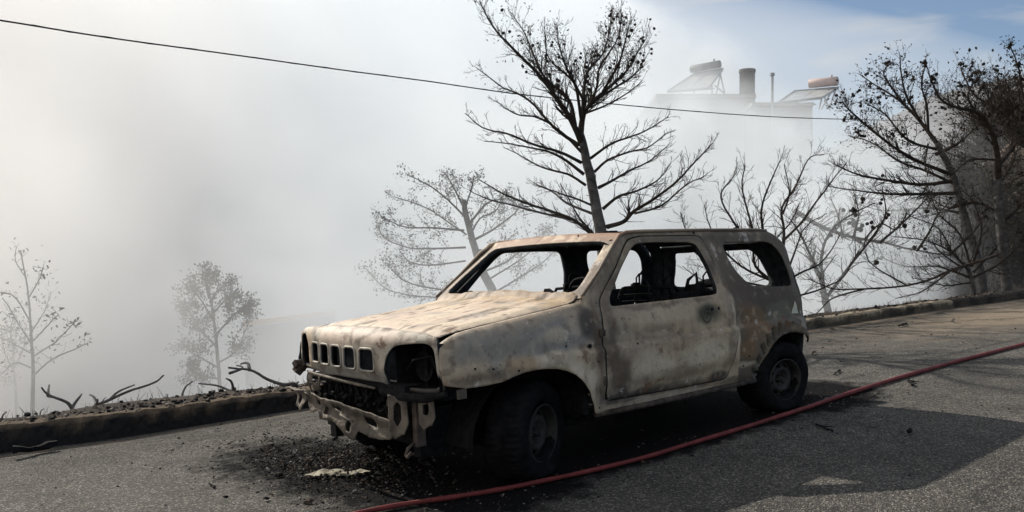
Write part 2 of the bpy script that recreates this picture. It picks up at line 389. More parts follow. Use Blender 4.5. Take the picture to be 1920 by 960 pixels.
ks = kt.nodes.new('ShaderNodeVectorMath'); ks.operation = 'SCALE'; kt.links.new(ka.outputs['Color'], ks.inputs[0]); kt.links.new(kr.outputs[0], ks.inputs['Scale']); kt.links.new(ks.outputs[0], kb.inputs['Base Color'])
kb.inputs['Roughness'].default_value = .95; kb.inputs['Specular IOR Level'].default_value = .1; kp_ = kt.nodes.new('ShaderNodeBump'); kp_.inputs['Strength'].default_value = .9; kp_.inputs['Distance'].default_value = .02; kt.links.new(kn.outputs[0], kp_.inputs['Height']); kt.links.new(kp_.outputs[0], kb.inputs['Normal'])
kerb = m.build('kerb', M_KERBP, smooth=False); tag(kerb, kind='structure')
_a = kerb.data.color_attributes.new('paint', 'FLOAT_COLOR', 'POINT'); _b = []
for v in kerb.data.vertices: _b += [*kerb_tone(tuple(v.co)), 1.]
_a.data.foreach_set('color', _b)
def latd(x, y):
    v = Vector((x, y, 0))-CAM; v.z = 0
    return v.dot(R0), v.dot(FW)
def ground_z(x, y):
    n = yk(x)-y
    if n < .2: return -.06 if n > -62 else -.06
    l, d = latd(x, y)
    z = hk(x)*.95+.03*fb((x, y, 0), 1.5)-.02
    drop = max(0, n-.7-.3*fb((x, 0, 5), .6))
    z -= 9*(1-exp(-drop*.045))
    z += .12*fb((x, y, 1), .7)*sst(.5, 3, n)
    if d > 0:
        z += 8.0*exp(-((l-20)/6.5)**2-((d-30)/10)**2)*sst(.5, 6, n)
        ridge = 40*sst(45, 150, d)*sst(5, 85, l-.05*d)+8*fb((x, y, 7), .012)*sst(60, 120, d)
        z += ridge*sst(2, 20, n)
    return z
gx = axis([(-420, -60, 18), (-60, -20, 2), (-20, 6, .22), (6, 30, 2), (30, 300, 30)])
gn = axis([(0.12, 3, .12), (3, 12, .45), (12, 60, 3), (60, 520, 18)])
m = MB()
for x in gx:
    for t in gn:
        y = yk(x)-t; m.v.append((x, y, ground_z(x, y)))
nx, ny = len(gx), len(gn)
for i in range(nx-1):
    for j in range(ny-1): m.f.append((i*ny+j, i*ny+j+1, (i+1)*ny+j+1, (i+1)*ny+j)); m.m.append(1 if gn[j] > 40 else 0)
terrain = m.build('hillside', [M_GROUND, M_HILL], smooth=True); tag(terrain, kind='structure')
m = MB(); m.add([(-420, yk(-90)-60, -.08), (300, -60, -.08), (300, 400, -.08), (-420, 400, -.08)], [(0, 1, 2, 3)])
m = MB()
ggx = [-420, -90, -60, -30, -20, -13.8, -7.5, -3, 1.8, 14, 300]
for x in ggx: m.v += [(x, yk(x)-.11, -.07), (x, 500, -.07)]
for i in range(len(ggx)-1): m.f.append((2*i, 2*i+2, 2*i+3, 2*i+1)); m.m.append(0)
tag(m.build('ground', M_GROUND), kind='structure')

# ------------------------------------------------------------------ the burnt off-road car
YZ = ([.15, .3, .45, .60, .66, .72, .78, .84, 1.24, 1.30], [.715, .735, .75, .753, .742, .742, .728, .705, .605, .57])
def ys(z): return itp(z, *YZ)
ZTX, ZTZ = [-.46, -.42, -.217, .02, .309, .42, .475, .54], [.895, .872, .850, .828, .800, .786, .770, .73]
def ztop(x): return itp(x, ZTX, ZTZ)
OUT = [(.536, .741), (.548, .615), (.54, .554), (.442, .53), (.329, .526), (.228, .533), (.158, .55), (.087, .562), (.01, .566), (-.062, .562), (-.145, .552), (-.216, .531), (-.275, .505), (-.325, .466), (-.384, .397), (-.419, .331), (-.434, .273), (-.485, .268), (-1.021, .255), (-1.548, .255), (-1.859, .255), (-2.02, .235), (-2.045, .28), (-2.065, .328), (-2.1, .38), (-2.149, .432), (-2.205, .474), (-2.271, .505), (-2.33, .52), (-2.396, .527), (-2.47, .523), (-2.542, .510), (-2.60, .49), (-2.645, .462), (-2.667, .427), (-2.673, .591), (-2.678, .705), (-2.701, .819), (-2.697, .935), (-2.665, 1.053), (-2.602, 1.153), (-2.516, 1.21), (-2.445, 1.243), (-1.759, 1.252), (-1.065, 1.256), (-.93, 1.249), (-.87, 1.225), (-.80, 1.175), (-.7235, 1.115), (-.632, 1.035), (-.526, .955), (-.455, .905)]
DOOR = [(-.522, .654), (-.528, .353), (-.54, .322), (-1.219, .303), (-1.629, .297), (-1.675, .307), (-1.734, .409), (-1.779, .514), (-1.797, .63), (-1.795, .74), (-1.778, .855), (-1.735, .973), (-1.668, 1.175), (-1.645, 1.21), (-1.595, 1.226), (-1.043, 1.232), (-.93, 1.215), (-.875, 1.17), (-.762, 1.05), (-.566, .885)]
DWIN = [(-.645, .835), (-.655, .887), (-.728, .960), (-.81, 1.045), (-.925, 1.148), (-.985, 1.185), (-1.139, 1.19), (-1.498, 1.182), (-1.575, 1.165), (-1.645, 1.018), (-1.668, .884), (-1.655, .845), (-1.605, .839)]
QWIN = [(-1.858, 1.17), (-2.351, 1.168), (-2.455, 1.150), (-2.53, 1.081), (-2.57, .968), (-2.575, .864), (-2.545, .843), (-2.113, .858), (-2.026, .900), (-1.924, .990), (-1.872, 1.088)]
LAMPTRI = [(-2.532, .738), (-2.467, .653), (-2.558, .646)]
def arch_bulge(x, z):
    b = 0.
    for cx, cz, rx, rz, lo in ((-.03, .20, .42, .365, 1), (-2.34, .19, .34, .34, 2)):
        d = sqrt(((x-cx)/rx)**2+((z-cz)/rz)**2)
        if z > .22: 
            e = (d-1)*(rx+rz)/2
            if lo == 1: b += .022*exp(-((e-.005)/.05)**2) if e > -.05 else 0
            elif x > -2.72:
                if 0 <= e < .085: 
                    a = math.atan2(z-cz, x-cx); g = abs(((a*rx/.072) % 1)-.5)
                    b += (-.020+.020*sst(.14, .34, g))*(1 if -2.3 < x else sst(-2.6, -2.3, x)) + .010*exp(-((e-.085)/.012)**2)
                b += .016*exp(-((e-.07)/.05)**2)
    return b
def dent(x, z, s=0):
    d = .006*fb((x, z, s+2), 1.6, 2)+.0018*fb((x, z, s+5), 7, 3)+.0009*fb((x, z, s+6), 25, 3)
    d += -.012*exp(-((x+1.5)/.14)**2-((z-.71)/.06)**2)         # hollow behind the door handle
    return d
def sidemap(sgn, off=0., s=0):
    def f(u, v):
        x, z = u, v; y = 0
        if x > -.455:
            zt = ztop(x); r = .055
            if z > zt-r:
                a = (z-(zt-r))/r; a = min(a, 1.5); y -= r*(1-cos(a)); z = zt-r+r*sin(a)
        y += ys(z)+dent(x, z, s)*(1-.6*sst(.9, 1.05, z))+arch_bulge(x, z)
        y += .010*sst(.635, .62, z)*sst(.35, .42, z)-.010*exp(-((z-.628)/.012)**2)*(1 if x < -.3 else .3)
        if z > .55 and x > .40: y -= .045*(clamp((x-.40)/.148))**2
        elif x > .40: y -= .03*(clamp((x-.40)/.148))**2
        if z > 1.22: y -= (z-1.22)*.5
        if x < -2.6: y -= .06*(clamp((-2.6-x)/.1))**2
        return (x, sgn*(y+off), z)
    return f
def fender_out(o):
    """extend the fender top past the shoulder so that it rolls into the bonnet"""
    return o+[(-.45, ztop(-.45)+.03), (-.33, ztop(-.33)+.03), (-.217, ztop(-.217)+.03), (.02, ztop(.02)+.03), (.309, ztop(.309)+.03), (.42, ztop(.42)+.028), (.50, .775)]
# colours of the burnt skin, point by point
C_TAN = (.45, .35, .235); C_CREAM = (.64, .535, .40); C_ASHG = (.27, .26, .24); C_BROWN = (.10, .07, .05); C_DARK = (.035, .03, .027); C_OCHRE = (.40, .28, .15); C_OLIVE = (.13, .12, .08); C_PINK = (.56, .44, .36); C_ORANGE = (.22, .125, .055)
def blob(p, c, r, w=.35, lo=.55, hi=1.15, s=6):
    d = sqrt(sum(((p[i]-c[i])/r[i])**2 for i in range(3)))+w*fb(p, s)
    return 1-sst(lo, hi, d)
BIG = 9.
SB = [  # side: centre x, z, radii x, z, colour, strength
 (-.18, .70, .35, .13, C_ASHG, .9), (.3, .68, .28, .14, C_ASHG, .75), (.38, .60, .14, .07, C_TAN, .7), (.08, .61, .16, .045, C_OCHRE, .55), (.2, .56, .22, .035, C_BROWN, .5),
 (-.17, .725, .12, .045, C_CREAM, .55), (-.35, .76, .10, .05, C_CREAM, .4), (-.30, .53, .07, .13, C_CREAM, .9), (-.16, .61, .14, .035, C_CREAM, .85), (-.40, .42, .045, .14, C_CREAM, .9), (-.43, .62, .06, .05, C_TAN, .6),
 (-.44, .77, .07, .10, C_DARK, .85), (-.475, .60, .035, .11, C_BROWN, .85), (-.50, .72, .05, .2, C_BROWN, .8), (-.5, .45, .03, .2, C_BROWN, .6),
 (-.60, .80, .07, .12, C_BROWN, .55), (-.58, .60, .07, .1, C_BROWN, .75), (-.64, .47, .12, .12, C_BROWN, .85), (-.60, .35, .12, .05, C_DARK, .8),
 (-.95, .47, .22, .10, C_CREAM, .7), (-1.45, .50, .26, .09, C_CREAM, .75), (-1.12, .40, .45, .05, C_BROWN, .35), (-.85, .315, .38, .03, C_DARK, .85), (-1.35, .31, .3, .025, C_BROWN, .8), (-1.58, .33, .12, .035, C_DARK, .9),
 (-1.1, .76, .35, .07, C_CREAM, .35), (-.85, .72, .14, .06, C_TAN, .4), (-1.15, .62, .5, .02, C_BROWN, .4), (-1.0, .68, .15, .03, C_BROWN, .3),
 (-1.5, .725, .135, .085, C_OLIVE, .92), (-1.5, .74, .10, .05, C_DARK, .7), (-1.53, .64, .11, .03, C_TAN, .6), (-1.47, .825, .08, .02, C_BROWN, .6),
 (-.72, .98, .16, .16, C_BROWN, .6), (-.85, 1.12, .10, .12, C_TAN, .5), (-1.2, 1.22, .5, .03, C_OLIVE, .8), (-1.68, 1.08, .05, .16, C_BROWN, .7), (-1.72, .92, .035, .1, C_TAN, .6),
 (-1.0, .335, .6, .022, C_DARK, .55), (-1.72, .50, .05, .16, C_BROWN, .55), (-1.0, .815, .42, .018, (.16, .12, .09), .7), (-.30, .60, .16, .05, C_TAN, .4), (.42, .56, .12, .03, C_BROWN, .6), (-.62, .70, .05, .05, C_DARK, .35), (-2.12, .52, .06, .2, C_ORANGE, .5), (-1.95, .74, .12, .05, C_ORANGE, .5),
 (-1.79, .6, .02, .2, C_CREAM, .7), (-1.80, .76, .02, .1, C_CREAM, .6),
 (-2.15, .85, .38, .17, C_BROWN, .8), (-2.3, .80, .35, .13, (.075, .06, .045), .8), (-1.82, 1.05, .09, .2, (.12, .10, .075), .9), (-2.0, 1.21, .6, .04, (.12, .105, .08), .9), (-2.62, 1.0, .09, .25, (.13, .115, .09), .85),
 (-2.0, .62, .16, .13, C_ORANGE, .6), (-1.9, .48, .10, .08, C_ORANGE, .7), (-2.33, .66, .2, .08, (.14, .13, .10), .8), (-2.60, .56, .07, .07, C_ASHG, .7), (-2.5, .56, .14, .02, C_TAN, .6), (-2.66, .5, .05, .06, C_TAN, .6),
 (-2.08, .42, .08, .12, C_TAN, .35), (-1.87, .375, .10, .022, C_CREAM, .7), (-1.95, .32, .1, .05, C_BROWN, .6), (-1.8, .28, .3, .03, C_DARK, .6), (-1.0, .275, .6, .014, C_ASHG, .5)]
def paint_side(p):
    c = mix3(C_TAN, (.37, .30, .225), clamp(.5+fb(p, 2.2)))
    if p[0] < -1.8: c = mix3(c, (.095, .078, .058), .9)
    q = (p[0]+.03*fb(p, 5), p[2]+.02*fb((p[2], p[0], 3), 5))
    for cx, cz, rx, rz, col, a in SB:
        if abs(q[0]-cx) > rx*1.7 or abs(q[1]-cz) > rz*1.7: continue
        d = sqrt(((q[0]-cx)/rx)**2+((q[1]-cz)/rz)**2)+.16*fb((p[0], p[1], p[2]+cx), 8)
        c = mix3(c, col, a*(1-sst(.45, 1.2, d)))
    if p[2] > .86: c = mix3(c, (.15, .12, .09), .55*sst(.86, .98, p[2]+.03*fb(p, 5)))
    k = fb(p, 14, 4)
    c = mix3(c, C_BROWN, .40*sst(.30, .55, k)); c = mix3(c, C_CREAM, .25*sst(.3, .6, -k))
    if p[0] < -1.95 and p[0] > -2.6:
        dd = sqrt(((p[0]+2.34)/.34)**2+((p[2]-.19)/.34)**2); e = (dd-1)*.34
        if -.01 < e < .085:
            g = abs(((math.atan2(p[2]-.19, p[0]+2.34)*.34/.072) % 1)-.5); c = mix3(mix3(c, (.16, .14, .11), .6), C_DARK, .8*(1-sst(.10, .26, g))*sst(-2.25, -2.35, -4.6-p[0]))  # shade of the rib grooves painted in as dark lines
    if p[0] > .1 and fb((p[0], p[2], 9), 11, 4) > .33: c = mix3(c, C_BROWN, .5)
    return c
def paint_hood(p):
    k = fb((p[0]*.6, p[1]*1.5, 1), 4, 4); c = mix3(C_PINK, C_CREAM, clamp(.5+k*.8))
    c = mix3(c, C_OCHRE, .75*sst(0., -.4, p[0]+.12*fb(p, 4))*clamp(.6+fb(p, 6)))
    c = mix3(c, C_ASHG, .5*sst(.15, .5, fb((p[0], p[1], 5), 6)))
    c = mix3(c, C_BROWN, .7*sst(.28, .42, fb((p[0]*.7, p[1]*2.2, 8), 9, 4)))
    c = mix3(c, C_BROWN, .6*sst(.05, .0, abs(p[0]+.44))); c = mix3(c, (.12, .09, .06), .45*sst(.61, .645, abs(p[1])))
    return c
def paint_front(p):
    c = mix3((.50, .44, .36), (.36, .33, .28), clamp(.5+fb(p, 5)))
    c = mix3(c, (.21, .20, .185), .8*sst(.63, .57, p[2]+.02*fb(p, 9)))
    c = mix3(c, C_OCHRE, .5*blob(p, (.6, -.5, .68), (.3, .12, .14)))
    c = mix3(c, C_PINK, .6*blob(p, (.6, .05, .77), (.3, .4, .05)))
    c = mix3(c, C_BROWN, .5*blob(p, (.6, .26, .62), (.3, .05, .09)))
    c = mix3(c, (.025, .023, .022), .92*sst(.30, .35, p[1])*sst(.59, .55, p[2]))
    return mix3(c, C_BROWN, .6*sst(.3, .45, fb(p, 12, 4)))
def paint_roof(p):
    c = mix3((.36, .24, .16), (.25, .17, .12), clamp(.5+fb(p, 4)))
    c = mix3(c, C_CREAM, .4*sst(.15, .5, fb(p, 9))); return mix3(c, C_DARK, .8*sst(.1, .4, fb(p, 3)))
def paint_pillar(p):
    c = mix3((.24, .19, .14), (.12, .09, .07), clamp(.5+fb(p, 6)*1.2)); c = mix3(c, (.33, .20, .13), .75*sst(1.19, 1.24, p[2])*sst(-1.2, -1.0, p[0])); return mix3(c, C_CREAM, .55*sst(.2, .45, fb(p, 11)))
def paint_obj(o, fn):
    a = o.data.color_attributes.new('paint', 'FLOAT_COLOR', 'POINT')
    buf = []
    for v in o.data.vertices: buf += [*fn(tuple(v.co)), 1.]
    a.data.foreach_set('color', buf)
car = empty('burnt_car', (0, 0, 0), 'burnt out tan and rust off-road car with empty windows and collapsed tyres', 'car')
ST = .0125
for sgn in (1, -1):
    st = ST if sgn > 0 else .03
    m = sheet(roundpoly(fender_out(OUT), .008, 2), [roundpoly([(x, z) for x, z in DOOR], .03), roundpoly(QWIN, .05)]+([LAMPTRI] if sgn < 0 else []), st, sidemap(sgn, 0, sgn), .012, flip=(sgn > 0))
    o = m.build('side_panel', [M_PAINT, M_SOOT], car, True, fix=False); paint_obj(o, paint_side)
    tag(o, 'mottled grey, cream and brown side panel' if sgn > 0 else None)
    # door: inset 4 mm from its opening, a little proud and sprung open at the bottom edge
    cx = sum(p[0] for p in DOOR)/len(DOOR); cz = sum(p[1] for p in DOOR)/len(DOOR)
    dr = [(cx+(x-cx)*.9895, cz+(z-cz)*.987) for x, z in DOOR]
    m = sheet(roundpoly(dr, .03), [roundpoly(DWIN, .035)]+([roundpoly([(-1.618, .762), (-1.618, .742), (-1.638, .742), (-1.638, .762)], .009)] if sgn > 0 else []), st, sidemap(sgn, .003, sgn+3), .03, flip=(sgn > 0))
    d = m.build('door', [M_PAINT, M_SOOT], car, True, fix=False); paint_obj(d, paint_side)
    m = MB()   # remains of the handle: a dished pan with a bent flap in it
    m.lathe([(.0, -.006), (.03, -.004), (.042, .002), (.050, .0035), (.054, -.004)], (-1.5, sgn*(ys(.725)-.006), .722), (0, sgn, 0), 20)
    m.box((-1.53, sgn*(ys(.73)+.001), .735), (.045, .006, .010), Matrix.Rotation(.2, 3, 'Y'))
    hd_ = m.build('door_handle', M_PAINT, d, True); paint_obj(hd_, lambda p: mix3((.10, .09, .06), (.05, .04, .03), clamp(.5+fb(p, 20))))
    m = MB(); m.lathe([(0, .001), (.010, .001), (.010, -.004)], (-1.555, sgn*(ys(.75)+.004), .752), (0, sgn, 0), 10); m.build('lock_hole', M_BLACK, d)
    for hz in (.44, .70):
        m = MB(); m.tube([(-.512, sgn*(ys(hz)+.012), hz-.025), (-.512, sgn*(ys(hz)+.012), hz+.025)], .008, 8); m.box((-.53, sgn*(ys(hz)+.008), hz), (.035, .006, .035)); m.build('hinge', M_RUST, d)
    # sill below the door
    m = MB(); m.tube([(-.46, sgn*.725, .262), (-.9, sgn*.732, .252), (-1.5, sgn*.732, .250), (-2.0, sgn*.725, .245)], .017, 8)
    m.build('sill', M_RUST, car, True)
    # drip rail over the doors
    m = MB(); m.tube([(-.455, sgn*.680, .905), (-.632, sgn*.650, 1.04), (-.80, sgn*.618, 1.183), (-.875, sgn*.600, 1.238), (-.95, sgn*.588, 1.256), (-1.1, sgn*.584, 1.262), (-1.76, sgn*.584, 1.26), (-2.3, sgn*.586, 1.254), (-2.45, sgn*.590, 1.246)], [.009, .010, .011, .012, .011, .010, .010, .010, .009], 6)
    o = m.build('drip_rail', M_PAINT, car, True); paint_obj(o, paint_pillar)
# bonnet
def hood_map(u, v):   # u = x, v = y
    r = .07; x = u; z = 0
    zt = ztop(min(x, .42))+.012
    xl = .52-.075*(abs(v)/.68)**2.5
    e = (abs(v)/.665)
    z = zt+.024*(1-e**2)-.016*sst(.86, 1, e)-.010*exp(-((abs(v)-.42)/.03)**2)*sst(.45, .2, x)
    z += .006*fb((x, v, 4), 2.3, 3)+.0016*fb((x, v, 6), 9)-.018*exp(-((x+.05)/.25)**2-((v+.1)/.3)**2)
    if x > .38:
        t = (x-.38)/(.52-.38); z -= .035*t*t
        x = .38+(x-.38)*(xl-.38)/(.52-.38)
    if x < -.38: z += .012*sst(-.38, -.46, x)+.008*fb((x*3, v*3, 1), 3)
    return (x, v, z)
m = sheet(roundpoly([(-.475, -.60), (-.49, -.3), (-.495, 0), (-.49, .3), (-.475, .60), (-.46, .645), (0, .652), (.40, .640), (.52, .60), (.52, -.60), (.40, -.640), (0, -.652), (-.46, -.645)], .02), [], ST, hood_map, .006)
hood = m.build('bonnet', [M_PAINT, M_SOOT], car, True, fix=False); paint_obj(hood, paint_hood); hood['label'] = 'pale pinkish tan bonnet with ochre scorching'
# front panel with grille slots and lamp openings
def xf(y, z):
    x = .640-.095*(abs(y)/.68)**2.3
    top = .815-.035*(abs(y)/.68)**2
    zl = .735
    if z > zl:
        a = clamp((z-zl)/.085); x -= .115*(1-sqrt(max(0, 1-a*a*.96)))
    x -= .02*sst(.62, .55, z)
    return x
def front_map(u, v):
    z = v
    return (xf(u, z)+.005*fb((u, z, 3), 5), u, z)
slots = [(-.415, -.305), (-.290, -.175), (-.155, -.040), (-.015, .105), (.135, .270)]
holes = []
for i, (a, b) in enumerate(slots):
    g = .006; holes.append(roundpoly([(a, .612-.003*i), (b, .612-.003*i), (b-g*.5, .722-.002*i), (a+g, .722-.002*i)], .028))
hlL = [(.325, .50), (.335, .62), (.375, .70), (.435, .738), (.62, .752), (.675, .725), (.685, .62), (.685, .50)]
hlR = [(-.47, .60), (-.475, .70), (-.52, .755), (-.60, .765), (-.645, .735), (-.655, .62), (-.64, .58), (-.49, .58)]
fo = [(-.665, .56), (-.672, .66), (-.668, .765), (-.60, .795), (-.3, .815), (0, .818), (.3, .815), (.60, .795), (.705, .775), (.712, .66), (.700, .53), (.69, .50), (.32, .50), (.30, .545), (0, .555), (-.5, .560)]
hl2 = [(.335, .56), (.345, .64), (.380, .70), (.435, .738), (.62, .752), (.665, .735), (.680, .70), (.684, .60), (.675, .53), (.35, .53)]
fo = [(-.665, .56), (-.672, .66), (-.668, .765), (-.60, .795), (-.3, .815), (0, .818), (.3, .815), (.60, .795), (.690, .775), (.702, .66), (.702, .52), (.64, .505), (.38, .515), (.31, .545), (0, .552), (-.5, .560)]
m = sheet(roundpoly(fo, .02), holes+[roundpoly(hl2, .045), roundpoly(hlR, .035)], .011, front_map, .016, flip=False)
fp = m.build('grille_panel', [M_PAINT, M_SOOT], car, True, fix=False); paint_obj(fp, paint_front); fp['label'] = 'cream front panel with five upright slots'
m = MB()  # raised lips round the slots
for h in holes:
    hh = densify(h, .012); m.tube([(xf(u, v)+.001, u, v) for u, v in hh], .0065, 5, closed=True)
o = m.build('slot_lips', M_PAINT, fp, True); paint_obj(o, lambda p: mix3((.44, .40, .34), (.25, .23, .2), clamp(.5+fb(p, 14))))
for s_, (yy, zz, w, h_) in (('headlamp_bowl', (.51, .63, .36, .23)), ('headlamp_bowl', (-.56, .67, .18, .17))):
    m = MB(); m.box((.46, yy, zz), (.16, w, h_)); m.f.pop(3); m.m.pop()
    m.f = [f for f in m.f]
    m.tube([(.50, yy-w*.4, zz-.03), (.53, yy-w*.1, zz+.03), (.50, yy+w*.2, zz+.05), (.51, yy+w*.4, zz-.05)], .007, 5)
    m.lathe([(.0, 0), (.05, .01), (.07, .04), (.075, .05)], (.46, yy+.02, zz), (1, 0, 0), 14)
    m.build(s_, M_BLACK, car)
# roof, header, windscreen frame
def roof_map(u, v):
    z = 1.262-.028*(abs(v)/.58)**4-.045*exp(-((u+1.7)/.45)**2-(v/.35)**2)+.012*fb((u, v, 2), 3)
    if u > -.99: z -= .03*((u+.99)/.1)**2
    return (u, v, z)
m = sheet(roundpoly([(-.895, -.55), (-.88, 0), (-.895, .55), (-.95, .585), (-1.7, .588), (-2.40, .588), (-2.47, .55), (-2.49, 0), (-2.47, -.55), (-2.40, -.588), (-1.7, -.588), (-.95, -.585)], .02), [], .03, roof_map, .012)
o = m.build('roof', [M_PAINT, M_SOOT], car, True, fix=False); paint_obj(o, paint_roof)
m = MB(); random.seed(7)
for i in range(130):
    x = random.gauss(-1.35, .28) if i < 85 else random.uniform(-2.4, -1.0); y = random.uniform(.25, .57) if i < 100 else random.uniform(-.4, .55)
    z = roof_map(x, y)[2]+.004
    m.box((x, y, z), (random.uniform(.02, .09), random.uniform(.01, .05), random.uniform(.006, .030)), Matrix.Rotation(random.uniform(-.45, .45), 3, 'X') @ Matrix.Rotation(random.uniform(0, 3), 3, 'Z'))
m.build('charred_lining', M_BLACK, car)['kind'] = 'stuff'
def ws_pt(t, yy):   # t 0 cowl, 1 header; yy -1..1
    x = -.455+(-.915+.455)*t; z = .900+(1.252-.900)*t; w = .680+(.592-.680)*t
    return (x+.035*(1-yy*yy)*(1-.4*t), yy*w, z+.018*(1-yy*yy)*t)
def ws_map(u, v): return ws_pt(v, u)
m = sheet([(-1, -.02), (1, -.02), (1, 1.0), (-1, 1.0)], [roundpoly([(-.885, .07), (.885, .07), (.90, .22), (.865, .86), (-.865, .86), (-.90, .22)], .10, 6)], .028, ws_map, .035, flip=False)
o = m.build('windscreen_frame', [M_PAINT, M_SOOT], car, True, fix=False); paint_obj(o, paint_pillar)
# back of the car
def xr(z): return itp(z, [.25, .43, .591, .705, .819, .935, 1.053, 1.153, 1.21, 1.245], [-2.64, -2.66, -2.673, -2.678, -2.698, -2.694, -2.662, -2.60, -2.514, -2.44])
def rear_map(u, v): w = ys(v)-.035; return (xr(v)-.012*(1-u*u)+.008*fb((u, v, 3), 4), u*w, v)
m = sheet([(-1, .36), (1, .36), (1, 1.243), (-1, 1.243)], [[(-.80, .42), (.80, .42), (.84, .84), (.80, 1.19), (-.80, 1.19), (-.84, .84)]], .035, rear_map, .02, flip=True)
o = m.build('rear_panel', [M_PAINT, M_SOOT], car, True, fix=False); paint_obj(o, paint_side)
m = sheet(roundpoly([(-.79, .43), (.79, .43), (.83, .84), (.79, 1.18), (-.79, 1.18), (-.83, .84)], .02), [roundpoly([(-.66, .84), (.66, .84), (.68, .90), (.62, 1.13), (-.62, 1.13), (-.68, .90)], .08)], .035, lambda u, v: (rear_map(u, v)[0]-.004, rear_map(u, v)[1], v), .025, flip=True)
tg = m.build('tailgate', [M_PAINT, M_SOOT], car, True, fix=False); paint_obj(tg, paint_side)
m = MB(); m.box((-2.73, 0, .36), (.1, 1.25, .10)); m.tube([(-2.74, -.60, .36), (-2.79, -.3, .36), (-2.79, .3, .36), (-2.74, .60, .36)], .03, 8)
m.build('rear_crossbeam', M_RUST, car, True)
# inner tub
m = MB()
m.box((-1.45, 0, .26), (2.0, 1.36, .03)); m.box((-.40, 0, .56), (.03, 1.30, .62)); m.box((-2.35, 0, .40), (.62, .9, .03))
m.box((-.25, 0, .40), (.3, .9, .10)); m.box((.05, 0, .31), (.80, .92, .20)); m.box((.44, -.05, .36), (.10, .9, .26)); m.box((.46, .50, .50), (.10, .36, .05)); m.box((-.9, 0, .33), (.8, .24, .12))
for s in (1, -1):
    m.box((-2.34, s*.60, .52), (.66, .2, .03)); m.box((-1.98, s*.60, .40), (.03, .2, .26)); m.box((-2.34, s*.50, .40), (.66, .03, .26))
    m.box((.05, s*.50, .60), (.86, .03, .26)); m.box((.02, s*.58, .66), (.86, .17, .03)); m.box((-.40, s*.64, .48), (.04, .16, .42)); m.box((.05, s*.42, .22), (.9, .06, .10)); m.box((-1.2, s*.42, .20), (2.6, .07, .09))
m.build('floor_pan', M_BLACK, car)
m = MB()   # engine block and burnt lumps under the bonnet
m.box((.12, 0, .50), (.40, .34, .30)); m.box((.1, .02, .68), (.3, .18, .06)); m.lathe([(0, -.06), (.08, -.06), (.08, .06), (0, .06)], (.15, -.3, .62), (0, 0, 1), 14)
m.box((.18, .3, .62), (.2, .14, .15)); m.tube([(.3, -.2, .66), (.34, 0, .70), (.3, .2, .6)], .02, 6); m.box((.47, -.05, .60), (.03, .62, .17))
m.build('engine', M_SOOT, car)
# rims of the arches seen inside
for s in (1, -1):
    for cx, rx, rz, cz in ((-.03, .40, .35, .20), (-2.34, .32, .325, .19)):
        m = MB(); P0 = []; 
        for k in range(19):
            a = pi*k/18*1.0; P0.append((cx+rx*cos(a), cz+.02+rz*sin(a)))
        for i, (x, z) in enumerate(P0): m.v += [(x, s*.70, z), (x, s*.48, z)]
        for i in range(18): m.f.append((2*i, 2*i+1, 2*i+3, 2*i+2)); m.m.append(0)
        m.build('wheel_housing', M_BLACK, car, True)
# dashboard remains
m = MB(); random.seed(3)
m.tube([(-.60, -.62, .80), (-.62, -.2, .82), (-.62, .2, .82), (-.60, .62, .80)], .028, 8)
m.tube([(-.50, -.63, .875), (-.47, -.2, .885), (-.47, .2, .885), (-.50, .63, .875)], .02, 6)
for i in range(60):
    y = random.uniform(-.58, .5); x = -.50+random.uniform(-.06, .03)
    m.box((x, y, .895+random.uniform(-.01, .025)), (random.uniform(.01, .05), random.uniform(.02, .10), random.uniform(.006, .025)), Matrix.Rotation(random.uniform(-.7, .7), 3, 'X'))
m.box((-.66, 0, .62), (.10, .28, .30)); m.box((-.66, .33, .78), (.12, .30, .10)); m.box((-.66, -.35, .74), (.1, .35, .09))
m.build('dashboard', M_BLACK, car)
m = MB(); c0 = Vector((-.90, .34, .845)); ax = Vector((-.80, 0, .50)).normalized(); e1 = Vector((0, 1, 0)); e2 = ax.cross(e1)
ring = [c0+(e1*cos(a)+e2*sin(a))*.175 for a in [2*pi*k/28 for k in range(28)]]
m.tube(ring, .009, 6, closed=True); m.tube([c0, c0-ax*.30], .02, 8)
for a in (.2, pi-.2, -pi/2): m.tube([c0-ax*.02, c0+(e1*cos(a)+e2*sin(a))*.175], .007, 5)
m.build('steering_wheel', M_BLACK, car, True)
